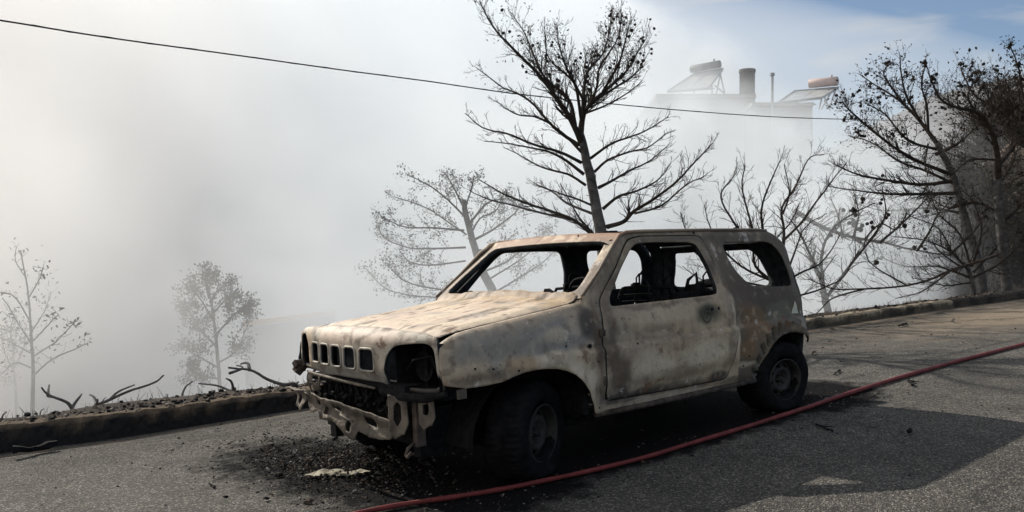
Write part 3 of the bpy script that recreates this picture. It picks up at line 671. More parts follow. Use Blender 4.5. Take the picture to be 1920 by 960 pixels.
# seat frames of bare wire
def seat(x, y, w=.23, h=.95, back=.10):
    m = MB()
    def L_(a, b, r=.010): m.tube([a, b], r, 6)
    pb = [(x-.06, y-w, .50), (x-.06-back*.8, y-w, h-.06), (x-.06-back*.9, y-w+.03, h), (x-.06-back, y, h+.01), (x-.06-back*.9, y+w-.03, h), (x-.06-back*.8, y+w, h-.06), (x-.06, y+w, .50)]
    m.tube(pb, .012, 6)
    for k in range(6):
        z = .55+.06*k*(h-.55)/.36; m.tube([(x-.07-back*.13*k, y-w, z), (x-.05-back*.13*k, y, z+.012), (x-.07-back*.13*k, y+w, z)], .0035, 4)
    for s in (-.08, .08): L_((x-.05-back*.5, y+s, .72), (x-.06-back*.95, y+s, h+.02), .005)
    for a in (-w, w): L_((x-.05, y+a, .45), (x+.38, y+a, .47)); L_((x+.38, y+a, .47), (x+.36, y+a, .30)); L_((x-.03, y+a, .50), (x-.05, y+a, .30))
    L_((x+.38, y-w, .47), (x+.38, y+w, .47)); L_((x-.05, y-w, .46), (x-.05, y+w, .46))
    for k in range(7): L_((x-.05, y-w+.05+k*.06, .46), (x+.38, y-w+.05+k*.06, .475), .003)
    m.box((x-.05, y+w-.01, .52), (.09, .02, .09)); m.box((x-.12, y, .66), (.02, w*1.3, .10))
    # headrest loop
    hb = h+.01
    m.tube([(x-.15, y-.07, hb-.04), (x-.16, y-.075, hb+.07), (x-.165, y-.05, hb+.10), (x-.168, y+.05, hb+.10), (x-.16, y+.075, hb+.07), (x-.15, y+.07, hb-.04)], .007, 6)
    for s in (-.1, .1):
        m.box((x-.15, y+s, hb), (.03, .03, .05))
    return m
seat(-1.28, .33, h=.90).build('front_seat_frame', M_BLACK, car, True)
seat(-1.28, -.33, h=.90).build('front_seat_frame', M_BLACK, car, True)
m = MB()
for y in (-.33, .30):
    b = seat(-2.02, y, .26, .86, .12); o_ = len(m.v); m.v += b.v; m.f += [tuple(i+o_ for i in f) for f in b.f]; m.m += b.m
m.build('rear_bench_frame', M_BLACK, car, True)
for y in (.16, .36): # twisted belt reels and wiring by the door pillar
    m = MB(); m.tube([(-1.55, y+.18, .86), (-1.56, y+.2, .94), (-1.62, y+.22, .98), (-1.60, y+.24, .90), (-1.66, y+.26, .84)], .012, 5); m.build('belt_bracket', M_BLACK, car, True)
m = MB(); m.box((-1.62, .58, .86), (.10, .06, .10)); m.box((-1.55, .59, .84), (.10, .05, .05)); m.build('belt_reel', M_BLACK, car)
m = MB(); m.box((-1.44, .60, .845), (.10, .03, .05)); m.build('window_clip', M_BLACK, car)
m = MB(); m.tube([(-1.12, .6, .82), (-1.14, .58, .93), (-1.20, .5, .97), (-1.28, .45, .95), (-1.30, .5, .86)], .006, 5); m.build('hanging_wire', M_BLACK, car, True)
# ---- stripped nose below the grille
m = MB(); m.tube([(.60, -.50, .552), (.625, -.35, .546), (.632, -.1, .535), (.632, .12, .524), (.62, .25, .515)], [.006, .008, .009, .009, .006], 6)
m.build('bumper_rail', M_STEEL, car, True)
m = MB()
m.box((.55, 0, .525), (.10, .98, .03)); m.box((.53, -.08, .47), (.03, .60, .12)); m.tube([(.60, .28, .505), (.60, .45, .487), (.575, .62, .490), (.54, .74, .515)], [.02, .024, .022, .012], 8)
for k in range(34): m.box((.553+random.uniform(-.01, .03), -.40+k*.02+random.uniform(-.02, .02), .47+random.uniform(-.03, .02)), (.012, random.uniform(.006, .02), random.uniform(.03, .12)), Matrix.Rotation(random.gauss(0, .5), 3, 'X'))
for k in range(60): m.box((.57+random.uniform(-.02, .05), random.uniform(-.45, .40), .425+random.uniform(-.02, .035)), (.02, random.uniform(.01, .05), random.uniform(.006, .02)), Matrix.Rotation(random.gauss(0, .6), 3, 'X'))
m.build('radiator_core', M_BLACK, car)
def plate(outline, holes, mp, t=.004, step=.012): return sheet(roundpoly(outline, .008, 3), [roundpoly(h, .012, 3) for h in holes], step, mp, t)
m = plate([(-.50, .545), (-.50, .40), (-.39, .40), (-.36, .47), (-.34, .545)], [[(-.485, .50), (-.485, .43), (-.455, .43), (-.455, .50)], [(-.435, .53), (-.435, .48), (-.37, .48), (-.36, .53)]], lambda u, v: (.60+.01*sin(v*40), u, v))
m.build('lamp_bracket', M_STEEL, car, True, fix=False)
# crumpled crossmember
def beam_map(u, v):
    t = (u+.64)/1.06
    x = .655-.05*(2*t-1)**2+.008*fb((u, v, 5), 6)+.006*fb((u, v, 8), 22)+.020*sst(.0, .06, abs(v)); z = .405-.065*t-.03*sst(.55, 1, t)+v+.010*fb((u, 0, 3), 7)
    return (x, u, z)
m = plate([(-.64, .045), (-.60, -.05), (-.52, -.07), (-.46, .01), (-.42, -.03), (-.36, -.05), (-.30, -.028), (-.22, -.055), (-.1, -.05), (.02, -.10), (.10, -.11), (.14, -.05), (.24, -.06), (.38, -.04), (.42, .05), (.30, .065), (.0, .06), (-.2, .055), (-.35, .06), (-.45, .045)],
 [[(-.31, .03), (-.31, .0), (-.275, .0), (-.275, .03)], [(-.58, .02), (-.58, -.03), (-.54, -.045), (-.53, .01)], [(-.22, .01), (-.22, -.03), (-.18, -.035), (-.17, .005)], [(.18, .035), (.18, .0), (.27, -.01), (.27, .03)], [(-.12, .035), (-.12, .012), (-.04, .0), (-.04, .03)], [(.03, -.02), (.03, -.07), (.07, -.075), (.075, -.03)]], beam_map, .006)
m.build('crossmember', M_STEEL, car, True, fix=False)
m = MB(); m.tube([(.66, -.66, .45), (.675, -.58, .462), (.68, -.50, .452), (.675, -.40, .46), (.665, -.36, .445)], .007, 5)
m.build('bent_rod', M_STEEL, car, True); m = MB()
m.tube([(.70, .03, .375), (.715, .08, .372), (.71, .13, .358), (.70, .16, .352)], .006, 5)
m.build('bent_rod', M_STEEL, car, True)
def hexplate(name, y0, x0, w, z0, z1, hole, tw):
    m = plate([(-.5, 1), (-.5, .15), (-.25, 0), (.3, .1), (.55, .4), (.5, 1)], [[(-.2, .78), (-.25, .45), (-.05, .28), (.2, .42), (.2, .75), (0, .86)]] if hole else [[(-.22, .8), (-.22, .5), (.1, .42), (.2, .6), (.15, .8)]], lambda u, v: (x0+tw*u, y0+w*u, z0+(z1-z0)*v+.004*sin(u*9)), .006, .05)
    m.build(name, M_STEEL, car, True, fix=False)
hexplate('chassis_end_plate', .445, .62, .115, .285, .495, True, -.03)
hexplate('chassis_end_plate', .60, .56, .085, .34, .49, False, -.03)
m = MB(); m.box((.55, .52, .37), (.05, .035, .24)); m.build('hanging_strap', M_RUST, car)
m = MB(); m.tube([(.57, .51, .27), (.60, .49, .24), (.62, .50, .215), (.63, .53, .21), (.62, .55, .235)], .009, 5); m.build('tow_hook', M_RUST, car, True)
m = MB(); m.box((.57, .34, .40), (.05, .06, .12)); m.build('beam_bracket', M_RUST, car)
m = MB(); m.box((.56, -.30, .33), (.08, .18, .08)); m.build('beam_bracket', M_RUST, car)
m = MB(); m.box((.455, .748, .505), (.05, .012, .045)); m.build('fender_tab', M_STEEL, car)
m = MB()   # melted indicator stub by the far headlamp
for k in range(9): m.box((.60+random.uniform(-.03, .03), -.60+random.uniform(-.05, .04), .575+random.uniform(-.025, .02)), (random.uniform(.02, .05), random.uniform(.02, .05), random.uniform(.02, .04)), Matrix.Rotation(random.uniform(0, 3), 3, 'X') @ Matrix.Rotation(random.uniform(0, 3), 3, 'Z'))
m.build('melted_indicator', M_RUST, car)
m = MB(); m.tube([(-.42, sgn_, .64) for sgn_ in (.752, .757)], [.012, .011], 8); m.box((-.42, .752, .64), (.022, .008, .014)); m.build('fender_lamp_hole', M_BLACK, car)
m = MB()   # screw holes in the skin
for x, z in [(-.25, .655), (-.31, .63), (.27, .60), (.12, .575), (.38, .615), (-.47, .30), (-.47, .55), (-1.55, .60), (-1.60, .605), (-1.45, .6), (-1.3, .605), (-1.1, .61), (-.8, .615), (-.95, .33), (-1.9, .42), (-2.42, .60), (-1.85, .36)]:
    m = MB(); y = sidemap(1)(x, z)[1]+.004; m.lathe([(0, 0), (.0055, 0), (.0055, -.004)], (x, y, z), (0, 1, 0), 7); m.build('screw_hole', M_BLACK, car)
m = sheet([(-2.532, .736), (-2.467, .655), (-2.558, .648)], [], .02, sidemap(1, .003, 1), .004, flip=True)  # pale plate painted as light showing through the tail-lamp hole
M_HOLELIGHT = simple('painted_lamp_hole_light', (.55, .56, .46), .5, .1, 20, 0)
m.build('lamp_hole_light', M_HOLELIGHT, car, False, fix=False)
# under-body: axles, springs
m = MB(); m.tube([(0, -.62, .27), (0, .62, .27)], .04, 8); m.tube([(-2.25, -.62, .27), (-2.25, .62, .27)], .045, 8); m.lathe([(0, -.1), (.1, -.06), (.12, 0), (.1, .06), (0, .1)], (-2.25, -.05, .27), (0, 1, 0), 12)
m.tube([(-.3, -.1, .3), (-2.2, -.05, .28)], .03, 8); m.box((-1.5, .1, .22), (.6, .4, .1))
m.build('axles', M_BLACK, car)
# ---- wheels
def wheel(name, loc, steer, side, zs=.82, R=.325, spare=False, seed=1):
    rnd = random.Random(seed)
    root = empty(name, (0, 0, 0)) if False else None
    ax = Vector((0, side, 0))
    m = MB()
    nb = 96
    def tf(i, a, r, h):
        if i in (5, 6, 7, 8):     # tread blocks, broken by the fire
            k = int(a/(2*pi)*nb) % 2
            r += (.007 if k == (0 if i in (5, 6) else 1) else -.005)
        b = max(0, cos(a+pi)) if not spare else 0
        if b > .75: h += (h/abs(h) if h else 0)*.03*(b-.75)/.25*(1 if 2 < i < 11 else 0)
        r += .004*sin(3*a+seed)+.003*sin(7*a+seed*2)
        return r, h
    prof = [(.185, -.07), (.20, -.095), (.25, -.108), (.29, -.104), (.312, -.092), (R, -.080), (R+.002, -.03), (R+.002, .03), (R, .080), (.312, .092), (.29, .104), (.25, .108), (.20, .095), (.185, .07)]
    m.lathe(prof, (0, 0, 0), ax, nb*2, 0, tf, closed=True)
    ty = m
    r_ = MB()
    rp = [(.196, .088), (.198, .098), (.190, .100), (.182, .085), (.172, .03), (.168, -.02), (.176, -.06), (.196, -.088)]
    r_.lathe(rp, (0, 0, 0), ax, 40)
    # disc with windows
    def dm(u, v): rr = sqrt(u*u+v*v); h = .035+.035*exp(-((rr-.10)/.045)**2)-.012*exp(-(rr/.03)**2); return (u, side*h, v)
    outl = [(.172*cos(2*pi*k/40), .172*sin(2*pi*k/40)) for k in range(40)]
    hol = [[(.028*cos(2*pi*k/14), .028*sin(2*pi*k/14)) for k in range(14)]]
    for q in range(8):
        a0 = 2*pi*q/8; hol.append([(cos(a0)*.138+cos(a0+b)*.0*1+(.020*cos(b)*cos(a0)-.026*sin(b)*sin(a0)), sin(a0)*.138+(.020*cos(b)*sin(a0)+.026*sin(b)*cos(a0))) for b in [2*pi*k/12 for k in range(12)]])
    dsc = sheet(outl, hol, .014, dm, .004, flip=(side > 0))
    hub = MB(); hub.lathe([(0, .07), (.022, .068), (.03, .05), (.03, -.03)], (0, 0, 0), ax, 14); hub.lathe([(.0, .02), (.13, .02), (.13, -.01), (.0, -.03)], (0, 0, 0), ax, 24)
    for q in range(5):
        a0 = 2*pi*q/5+.3; hub.lathe([(0, .062), (.008, .06), (.009, .04)], (cos(a0)*.055, 0, sin(a0)*.055), ax, 6)
    return ty, r_, dsc, hub
def place_wheel(loc, steer, side, seed, zs=.82, rotY=0, spare=False, camber=0):
    ty, r_, dsc, hub = wheel('wheel', loc, steer, side, seed=seed, spare=spare)
    T = Matrix.Translation(loc) @ Matrix.Diagonal((1, 1, zs, 1)) @ Matrix.Rotation(steer, 4, 'Z') @ Matrix.Rotation(camber, 4, 'X')
    if spare: T = Matrix.Translation(loc) @ Matrix.Diagonal((.8, 1, .85, 1)) @ Matrix.Rotation(radians(90), 4, 'Z')
    T2 = T @ Matrix.Rotation(rotY, 4, 'Y')
    if not spare: T2 = Matrix.Translation((0, 0, -.018)) @ T2
    for mb, TT in ((ty, T), (r_, T2), (dsc, T2), (hub, T2)): mb.v = [tuple(TT @ Vector(v)) for v in mb.v]
    w = ty.build('spare_wheel' if spare else 'wheel', M_TYRE, car, True)
    me = w.data
    r_.build('rim', M_RIM, w, True); dsc.build('rim_disc', [M_RIM, M_RIM], w, True, fix=False); hub.build('hub', M_RIM, w, True)
    return w
place_wheel(Vector((-.055, .615, .240)), radians(25), 1, 1, zs=.75, rotY=.4)
place_wheel(Vector((-.03, -.655, .24)), radians(24), -1, 2, zs=.75)
place_wheel(Vector((-2.335, .655, .228)), 0, 1, 3, zs=.715, rotY=.2)
place_wheel(Vector((-2.335, -.65, .228)), 0, -1, 4, zs=.715)
place_wheel(Vector((-2.83, -.12, .62)), 0, 1, 5, spare=True)

# ------------------------------------------------------------------ trees killed by the fire
CONE = None
def cone_mesh():
    m = MB(); m.lathe([(0, -.5), (.26, -.42), (.42, -.15), (.40, .1), (.26, .36), (0, .5)], (0, 0, 0), (0, 0, 1), 7)
    me = bpy.data.meshes.new('pine_cone'); me.from_pydata(m.v, [], m.f); me.materials.append(M_CONE); return me
CONE = cone_mesh()
def catmull(pts, k=4):
    P = [Vector(p) for p in pts]; out = []
    P = [P[0]*2-P[1]]+P+[P[-1]*2-P[-2]]
    for i in range(1, len(P)-2):
        for j in range(k):
            t = j/k; a, b, c, d = P[i-1:i+3]
            out.append(.5*((2*b)+(c-a)*t+(2*a-5*b+4*c-d)*t*t+(3*b-a-3*c+d)*t**3))
    out.append(P[-2]); return out
class Tree:
    def __init__(s, seed, up=.25, flat=.6): s.r = random.Random(seed); s.tips = []; s.up = up; s.flat = flat
    def rv(s): return Vector((s.r.gauss(0, 1), s.r.gauss(0, 1), s.r.gauss(0, 1)))
    def twig(s, mb, p, d, L, r, lv, side=None):
        n = 5 if L > .25 else 3; pts = [p.copy()]; q = p.copy(); d = d.normalized(); drift = s.rv()*.10
        for i in range(n):
            d = (d+s.rv()*.17+drift+Vector((0, 0, s.up*.33))).normalized(); q = q+d*(L/n); pts.append(q.copy())
        rad = [max(.0022, r*(1-.75*i/n)) for i in range(n+1)]
        mb.tube(pts, rad, 4 if r > .008 else 3, cap=False)
        s.tips.append((pts[-1], d.copy(), r))
        if lv > 0:
            k = max(2, int(L/.075*s.r.uniform(.7, 1.2)))
            for j in range(k):
                t = s.r.uniform(.18, .95); i = min(n-1, int(t*n)); pp = pts[i].lerp(pts[i+1], t*n-i); dd = (pts[i+1]-pts[i]).normalized()
                sd = s.rv(); sd = (sd-dd*sd.dot(dd)).normalized(); sd = (sd-FW*sd.dot(FW)*s.flat).normalized()
                s.twig(mb, pp, dd*1.0+sd*s.r.uniform(.35, .8), L*s.r.uniform(.3, .55)*(1.1-.5*t), r*(1-.6*t)*.55, lv-1)
    def limb(s, mb, pts, r0, r1, dens, L, lv=1, t0=.15, rs=.4):
        P = catmull(pts); k = len(P); acc = 0
        wob = [Vector((fb(p*3, 1)*.02, fb(p*3+Vector((5, 0, 0)), 1)*.02, fb(p*3+Vector((0, 7, 0)), 1)*.02)) for p in P]
        P = [p+w*(i/k) for i, (p, w) in enumerate(zip(P, wob))]
        rad = [max(.003, r0+(r1-r0)*(i/(k-1))**.8) for i in range(k)]
        mb.tube(P, rad, 8 if r0 > .04 else 5)
        tot = sum((P[i+1]-P[i]).length for i in range(k-1)); cnt = int(tot*dens*1.15)
        s.tips.append((P[-1], (P[-1]-P[-2]).normalized(), r1))
        for j in range(cnt):
            t = t0+(1-t0)*clamp((j+s.r.uniform(-1.5, 2.5))/cnt); f = t*(k-1); i = min(k-2, int(f)); p = P[i].lerp(P[i+1], f-i); dd = (P[i+1]-P[i]).normalized()
            sd = s.rv(); sd = (sd-dd*sd.dot(dd)).normalized(); sd = (sd-FW*sd.dot(FW)*s.flat).normalized()
            ll = L*s.r.uniform(.55, 1.15)*(1-.45*t)
            s.twig(mb, p, dd*1.1+sd*s.r.uniform(.35, 1.0), ll, max(.003, min(rad[i]*.5, .016)*rs*2*s.r.uniform(.7, 1.1)), lv)
def to3(px, D0, D1):
    n = len(px)-1; return [at(x, y, D0+(D1-D0)*i/max(1, n)) for i, (x, y) in enumerate(px)]
def make_tree(name, label, cat, D, base_px, trunk, limbs, seed, group=None, dens=9, L=.45, lv=1, up=.25, mat=None, cones=None, leaves=None, wk=1., spread=.9, flat=.6, leafmat=None, leafreg=None):
    """trunk = (pixels, width0, width1); limbs = list of pixel paths; widths from pixels at this distance"""
    s = D/FPX; T = Tree(seed, up, flat); base = at(base_px[0], base_px[1], D)
    root = empty(name, base, label, cat, group)
    TI = root.location
    rr = random.Random(seed*7+1)
    if trunk:
        m = MB(); pts = [base]+to3(trunk[0], D, D); T.limb(m, pts, trunk[1]*s/2, trunk[2]*s/2, dens*.5, L*.6, 0, .5)
        o = m.build('trunk', M_BARK, root, True, fix=False, off=TI)
    for lb in limbs:
        w0 = 7; px = lb; d = rr.uniform(-spread, spread)
        if isinstance(lb, dict): px = lb['p']; w0 = lb.get('w', 7); d = lb.get('d', d)
        m = MB(); T.limb(m, to3(px, D, D+d), w0*s/2*wk, 1.6*s/2, (lb.get('n', dens) if isinstance(lb, dict) else dens), (lb.get('L', L) if isinstance(lb, dict) else L), lv)
        m.build('branch', mat or M_TWIG, root, False, fix=False, off=TI)
    if cones:
        cnt, region, size = cones; T2 = [t for t in T.tips if region(t[0])]
        rr.shuffle(T2); done = 0
        for p, d, r in T2:
            if done >= cnt: break
            for q in range(rr.choice((1, 1, 2, 3))):
                if done >= cnt: break
                c = bpy.data.objects.new('pine_cone', CONE); COL.objects.link(c); c.parent = root
                sz = size*rr.uniform(.75, 1.25)
                c.matrix_local = Matrix.Translation(p-TI-d*rr.uniform(0, .10)+T.rv()*.022) @ Vector((rr.gauss(0, 1), rr.gauss(0, 1), rr.gauss(0, .8)+.6)).to_track_quat('Z', 'Y').to_matrix().to_4x4() @ Matrix.Scale(sz, 4)
                done += 1
    if leaves:
        cnt, size = leaves; m = MB(); tips = [t for t in T.tips if t[2] < .012 and (leafreg is None or leafreg(t[0]))]
        for k in range(cnt):
            p, d, r = rr.choice(tips); p = p-d*rr.uniform(0, .12)+T.rv()*.05; a = T.rv().normalized(); b = a.cross(T.rv()).normalized(); z = size*rr.uniform(.6, 1.3)
            m.add([p-a*z, p-b*z*.45+Vector((0, 0, z*.1)), p+a*z, p+b*z*.45+Vector((0, 0, z*.1))], [(0, 1, 2, 3)])
        m.build('leaves', leafmat or M_LEAF, root, False, fix=False, off=TI)
    return root
# the tall pine behind the car
D1 = 10.4
make_tree('burnt_pine', 'tallest bare charred pine behind the car, with dark cones in its forked top', 'tree', D1, (1152, 620),
 ([(1142, 540), (1131, 470), (1124, 420), (1117, 380), (1105, 325), (1094, 282), (1088, 250)], 29, 14),
 [dict(p=[(1088, 255), (1093, 220), (1103, 200), (1140, 165), (1170, 138), (1190, 110), (1213, 70)], w=13, d=.5, n=34, L=.46),
  dict(p=[(1090, 265), (1080, 243), (1065, 215), (1040, 180), (1005, 135), (960, 90), (925, 50), (897, 2)], w=14, d=-.5, n=28, L=.42),
  dict(p=[(1078, 235), (1070, 195), (1052, 172), (1020, 145), (1002, 110), (985, 65), (962, 28)], w=9, d=.6, n=34, L=.45),
  dict(p=[(1092, 225), (1095, 165), (1105, 130), (1132, 100), (1140, 65), (1146, 30)], w=8, d=.8, n=34, L=.42),
  dict(p=[(1090, 225), (1080, 165), (1064, 130), (1050, 90), (1044, 50)], w=7, d=-.7, n=26, L=.42),
  dict(p=[(1100, 205), (1119, 165), (1125, 125), (1160, 70), (1165, 25)], w=7, d=.2, n=26, L=.42),
  dict(p=[(1130, 172), (1160, 120), (1172, 75), (1180, 40)], w=6, d=-.5, n=26, L=.4),
  dict(p=[(1120, 185), (1160, 160), (1190, 140), (1212, 105)], w=6, d=.5, n=26, L=.4),
  dict(p=[(1095, 190), (1072, 150), (1030, 110), (1020, 60)], w=6, d=-.2, n=26, L=.4),
  dict(p=[(1107, 297), (1145, 270), (1185, 255), (1220, 240), (1253, 218)], w=6, L=.32, n=22),
  dict(p=[(1115, 322), (1140, 300), (1180, 285), (1215, 275), (1250, 250)], w=6, L=.32, n=22),
  dict(p=[(1122, 352), (1145, 340), (1180, 320), (1220, 300), (1255, 272)], w=7, L=.34, n=22),
  dict(p=[(1130, 392), (1160, 368), (1195, 358), (1230, 340), (1258, 305)], w=7, L=.34, n=22),
  dict(p=[(1138, 425), (1170, 415), (1190, 395), (1230, 370), (1270, 340), (1305, 300), (1336, 268)], w=10, L=.38, n=24, d=-1.0),
  dict(p=[(1190, 400), (1240, 385), (1290, 345), (1320, 330)], w=5, L=.34, n=22, d=-.8),
  dict(p=[(1098, 212), (1130, 200), (1170, 178), (1205, 150)], w=5, L=.3, n=16),
  dict(p=[(1085, 272), (1040, 240), (990, 187), (945, 165), (893, 127)], w=8, d=.8, L=.34, n=16),
  dict(p=[(1090, 285), (1055, 250), (1010, 220), (965, 213), (928, 190)], w=6, L=.3, n=16),
  dict(p=[(1090, 305), (1050, 285), (1000, 270), (950, 250), (905, 240), (872, 213)], w=7, L=.28, n=15, d=-.8),
  dict(p=[(1095, 327), (1055, 297), (1020, 282), (970, 272), (908, 265)], w=7, L=.28, n=15),
  dict(p=[(1098, 347), (1065, 327), (1020, 315), (990, 300), (945, 275)], w=6, L=.3, n=15),
  dict(p=[(1110, 385), (1075, 370), (1040, 360), (1000, 342)], w=5, L=.28, n=15),
  dict(p=[(1115, 402), (1065, 382), (1035, 360), (1000, 345)], w=6, L=.28, n=15),
  dict(p=[(1125, 450), (1110, 440), (1075, 412), (1030, 395), (980, 378), (940, 362), (898, 338)], w=10, d=-.9, L=.32, n=17),
  dict(p=[(1075, 412), (1020, 400), (960, 385), (920, 375), (880, 357)], w=6, d=-.6, L=.28, n=16),
  dict(p=[(1130, 455), (1100, 425), (1075, 390), (1050, 345)], w=6, L=.28, n=15)],
 11, dens=17, L=.36, lv=1, up=.45, cones=(100, lambda p: (p-CAM).dot(UU)/(p-CAM).dot(FW) > .205 and (p-CAM).dot(RR)/(p-CAM).dot(FW) > -.01, .044), flat=.5, leaves=(1500, .016), leafmat=M_LEAFD, leafreg=lambda p: (p-CAM).dot(UU)/(p-CAM).dot(FW) > .215)
# hazy pine behind it
make_tree('burnt_pine', 'pale hazy pine with scorched needles, seen through smoke left of the tallest pine', 'tree', 14.3, (938, 640),
 ([(927, 555), (903, 505), (886, 450), (873, 400), (870, 375)], 20, 9),
 [dict(p=[(870, 432), (811, 427), (760, 425), (714, 405)], w=5), dict(p=[(873, 464), (820, 466), (769, 465), (721, 446), (708, 420)], w=5), dict(p=[(873, 489), (811, 497), (769, 492), (750, 470)], w=4),
  dict(p=[(900, 550), (850, 545), (809, 540), (761, 528), (736, 508), (722, 490)], w=5), dict(p=[(905, 560), (860, 560), (809, 557), (761, 553), (719, 538), (686, 503)], w=5),
  dict(p=[(875, 410), (840, 375), (800, 345), (765, 330)], w=5), dict(p=[(872, 395), (850, 350), (835, 325)], w=5), dict(p=[(872, 390), (885, 350), (890, 330)], w=4), dict(p=[(880, 420), (915, 380), (955, 372)], w=6), dict(p=[(888, 450), (925, 430), (965, 400), (975, 385)], w=6),
  dict(p=[(890, 470), (930, 465), (965, 440)], w=5), dict(p=[(905, 510), (950, 490), (1000, 450), (1030, 430)], w=5), dict(p=[(925, 550), (975, 520), (1020, 490), (1045, 465)], w=5), dict(p=[(915, 525), (985, 480), (1020, 440)], w=4),
  dict(p=[(875, 440), (845, 420), (800, 390), (740, 370)], w=4), dict(p=[(880, 445), (900, 410), (930, 395), (945, 360)], w=5)],
 23, dens=11, L=.42, lv=1, up=.35, leaves=(5200, .022), wk=.9, flat=.5)
# slim young tree at the far left with dead leaves
make_tree('young_tree', 'slim dead sapling with curled leaves at the left edge of the photo', 'tree', 9.2, (60, 800),
 ([(62, 720), (62, 680), (60, 630), (55, 590), (50, 540), (40, 470)], 9, 2),
 [dict(p=[(62, 705), (100, 672), (150, 650), (162, 643)], w=3.2), dict(p=[(63, 668), (105, 640), (143, 602)], w=3), dict(p=[(59, 622), (82, 585), (95, 548)], w=3), dict(p=[(60, 645), (30, 600), (2, 558)], w=3), dict(p=[(55, 600), (25, 555), (-5, 545)], w=3),
  dict(p=[(58, 662), (20, 642), (-10, 630)], w=3), dict(p=[(53, 560), (75, 520), (80, 500)], w=2.5), dict(p=[(48, 520), (30, 490), (32, 465)], w=2), dict(p=[(60, 690), (30, 680), (5, 700)], w=3), dict(p=[(62, 640), (90, 610), (110, 590)], w=2.5)],
 31, dens=7, L=.22, lv=0, up=.3, leaves=(210, .026), wk=1)
make_tree('young_tree', 'short leafy scorched sapling low at the left edge, left of the slim dead sapling', 'tree', 10.4, (30, 800),
 ([(30, 740), (26, 690), (24, 640)], 6, 3), [dict(p=[(28, 700), (8, 660), (2, 620)], w=3), dict(p=[(27, 690), (45, 650), (50, 610)], w=3), dict(p=[(25, 660), (20, 620), (26, 590)], w=3), dict(p=[(28, 720), (-5, 700)], w=3)], 33, dens=14, L=.25, lv=1, leaves=(420, .022))
# leafy hazy tree
make_tree('leafy_tree', 'grey leafy tree fading in the smoke, between the left sapling and the car bonnet', 'tree', 15.5, (412, 800),
 ([(412, 720), (405, 640), (398, 580), (388, 530)], 9, 4),
 [dict(p=[(405, 650), (370, 610), (350, 575)], w=5), dict(p=[(403, 630), (440, 590), (470, 570)], w=5), dict(p=[(400, 600), (375, 560), (360, 540)], w=4), dict(p=[(398, 590), (425, 560), (445, 555)], w=4), dict(p=[(392, 560), (385, 530), (388, 515)], w=4),
  dict(p=[(410, 690), (375, 670), (348, 655)], w=4), dict(p=[(410, 680), (440, 660), (465, 610)], w=4), dict(p=[(410, 710), (380, 705), (355, 690)], w=4), dict(p=[(395, 570), (410, 535), (405, 520)], w=3)],
 41, dens=13, L=.5, lv=1, leaves=(5200, .032), up=.2, flat=.4)
# right-hand trees
RD = 16.
make_tree('cone_laden_pine', 'leaning cone-laden pine right of the car, its long lower boughs reaching left', 'tree', RD, (1850, 640),
 ([(1840, 520), (1815, 430), (1793, 352), (1782, 320), (1768, 290), (1756, 268)], 19, 11),
 [dict(p=[(1756, 268), (1725, 227), (1694, 195), (1662, 172), (1612, 140)], w=9, n=16), dict(p=[(1725, 227), (1700, 180), (1690, 140), (1688, 105)], w=6, n=12), dict(p=[(1694, 195), (1662, 150), (1655, 130)], w=5), dict(p=[(1740, 245), (1738, 200), (1728, 160), (1735, 120)], w=6, n=12),
  dict(p=[(1782, 340), (1725, 346), (1652, 336), (1600, 325), (1562, 305)], w=8), dict(p=[(1777, 325), (1704, 294), (1642, 250), (1598, 211), (1580, 190)], w=8), dict(p=[(1795, 362), (1720, 364), (1652, 362), (1555, 350)], w=8), dict(p=[(1756, 289), (1798, 268), (1829, 240)], w=8),
  dict(p=[(1756, 280), (1700, 262), (1660, 215), (1620, 190)], w=6), dict(p=[(1790, 345), (1735, 320), (1680, 300), (1640, 270), (1590, 255)], w=6), dict(p=[(1805, 400), (1740, 390), (1660, 395), (1600, 380)], w=6), dict(p=[(1740, 270), (1735, 300), (1740, 330)], w=4), dict(p=[(1800, 380), (1760, 400), (1700, 410)], w=5)],
 51, dens=19, L=.55, lv=1, up=.3, leaves=(1500, .028), leafmat=M_LEAFD, leafreg=lambda p: (p-CAM).dot(UU)/(p-CAM).dot(FW) > .13, cones=(95, lambda p: (p-CAM).dot(UU)/(p-CAM).dot(FW) > .14, .058), spread=1.6, group=None)
make_tree('cone_laden_pine', 'cone-laden pine with a forked trunk at the right edge, behind the kerb', 'tree', RD-.6, (1895, 640),
 ([(1888, 540), (1878, 440), (1872, 380), (1871, 330)], 22, 14),
 [dict(p=[(1871, 335), (1870, 289), (1855, 237), (1829, 211), (1777, 195), (1751, 164), (1737, 120)], w=13, n=10), dict(p=[(1871, 310), (1912, 262), (1945, 235)], w=12), dict(p=[(1918, 250), (1871, 206), (1829, 180), (1808, 145), (1800, 120)], w=7, n=12), dict(p=[(1829, 211), (1815, 180), (1830, 150), (1850, 130)], w=5),
  dict(p=[(1870, 300), (1820, 300), (1780, 330)], w=5), dict(p=[(1875, 400), (1830, 380), (1780, 390), (1740, 370)], w=6), dict(p=[(1876, 420), (1920, 380), (1950, 350)], w=7), dict(p=[(1855, 237), (1860, 200), (1845, 165)], w=5), dict(p=[(1872, 350), (1900, 300), (1905, 240)], w=5)],
 53, dens=20, L=.52, lv=1, up=.3, cones=(80, lambda p: (p-CAM).dot(UU)/(p-CAM).dot(FW) > .15, .062), spread=1.4, leaves=(1500, .024), leafmat=M_LEAFD)
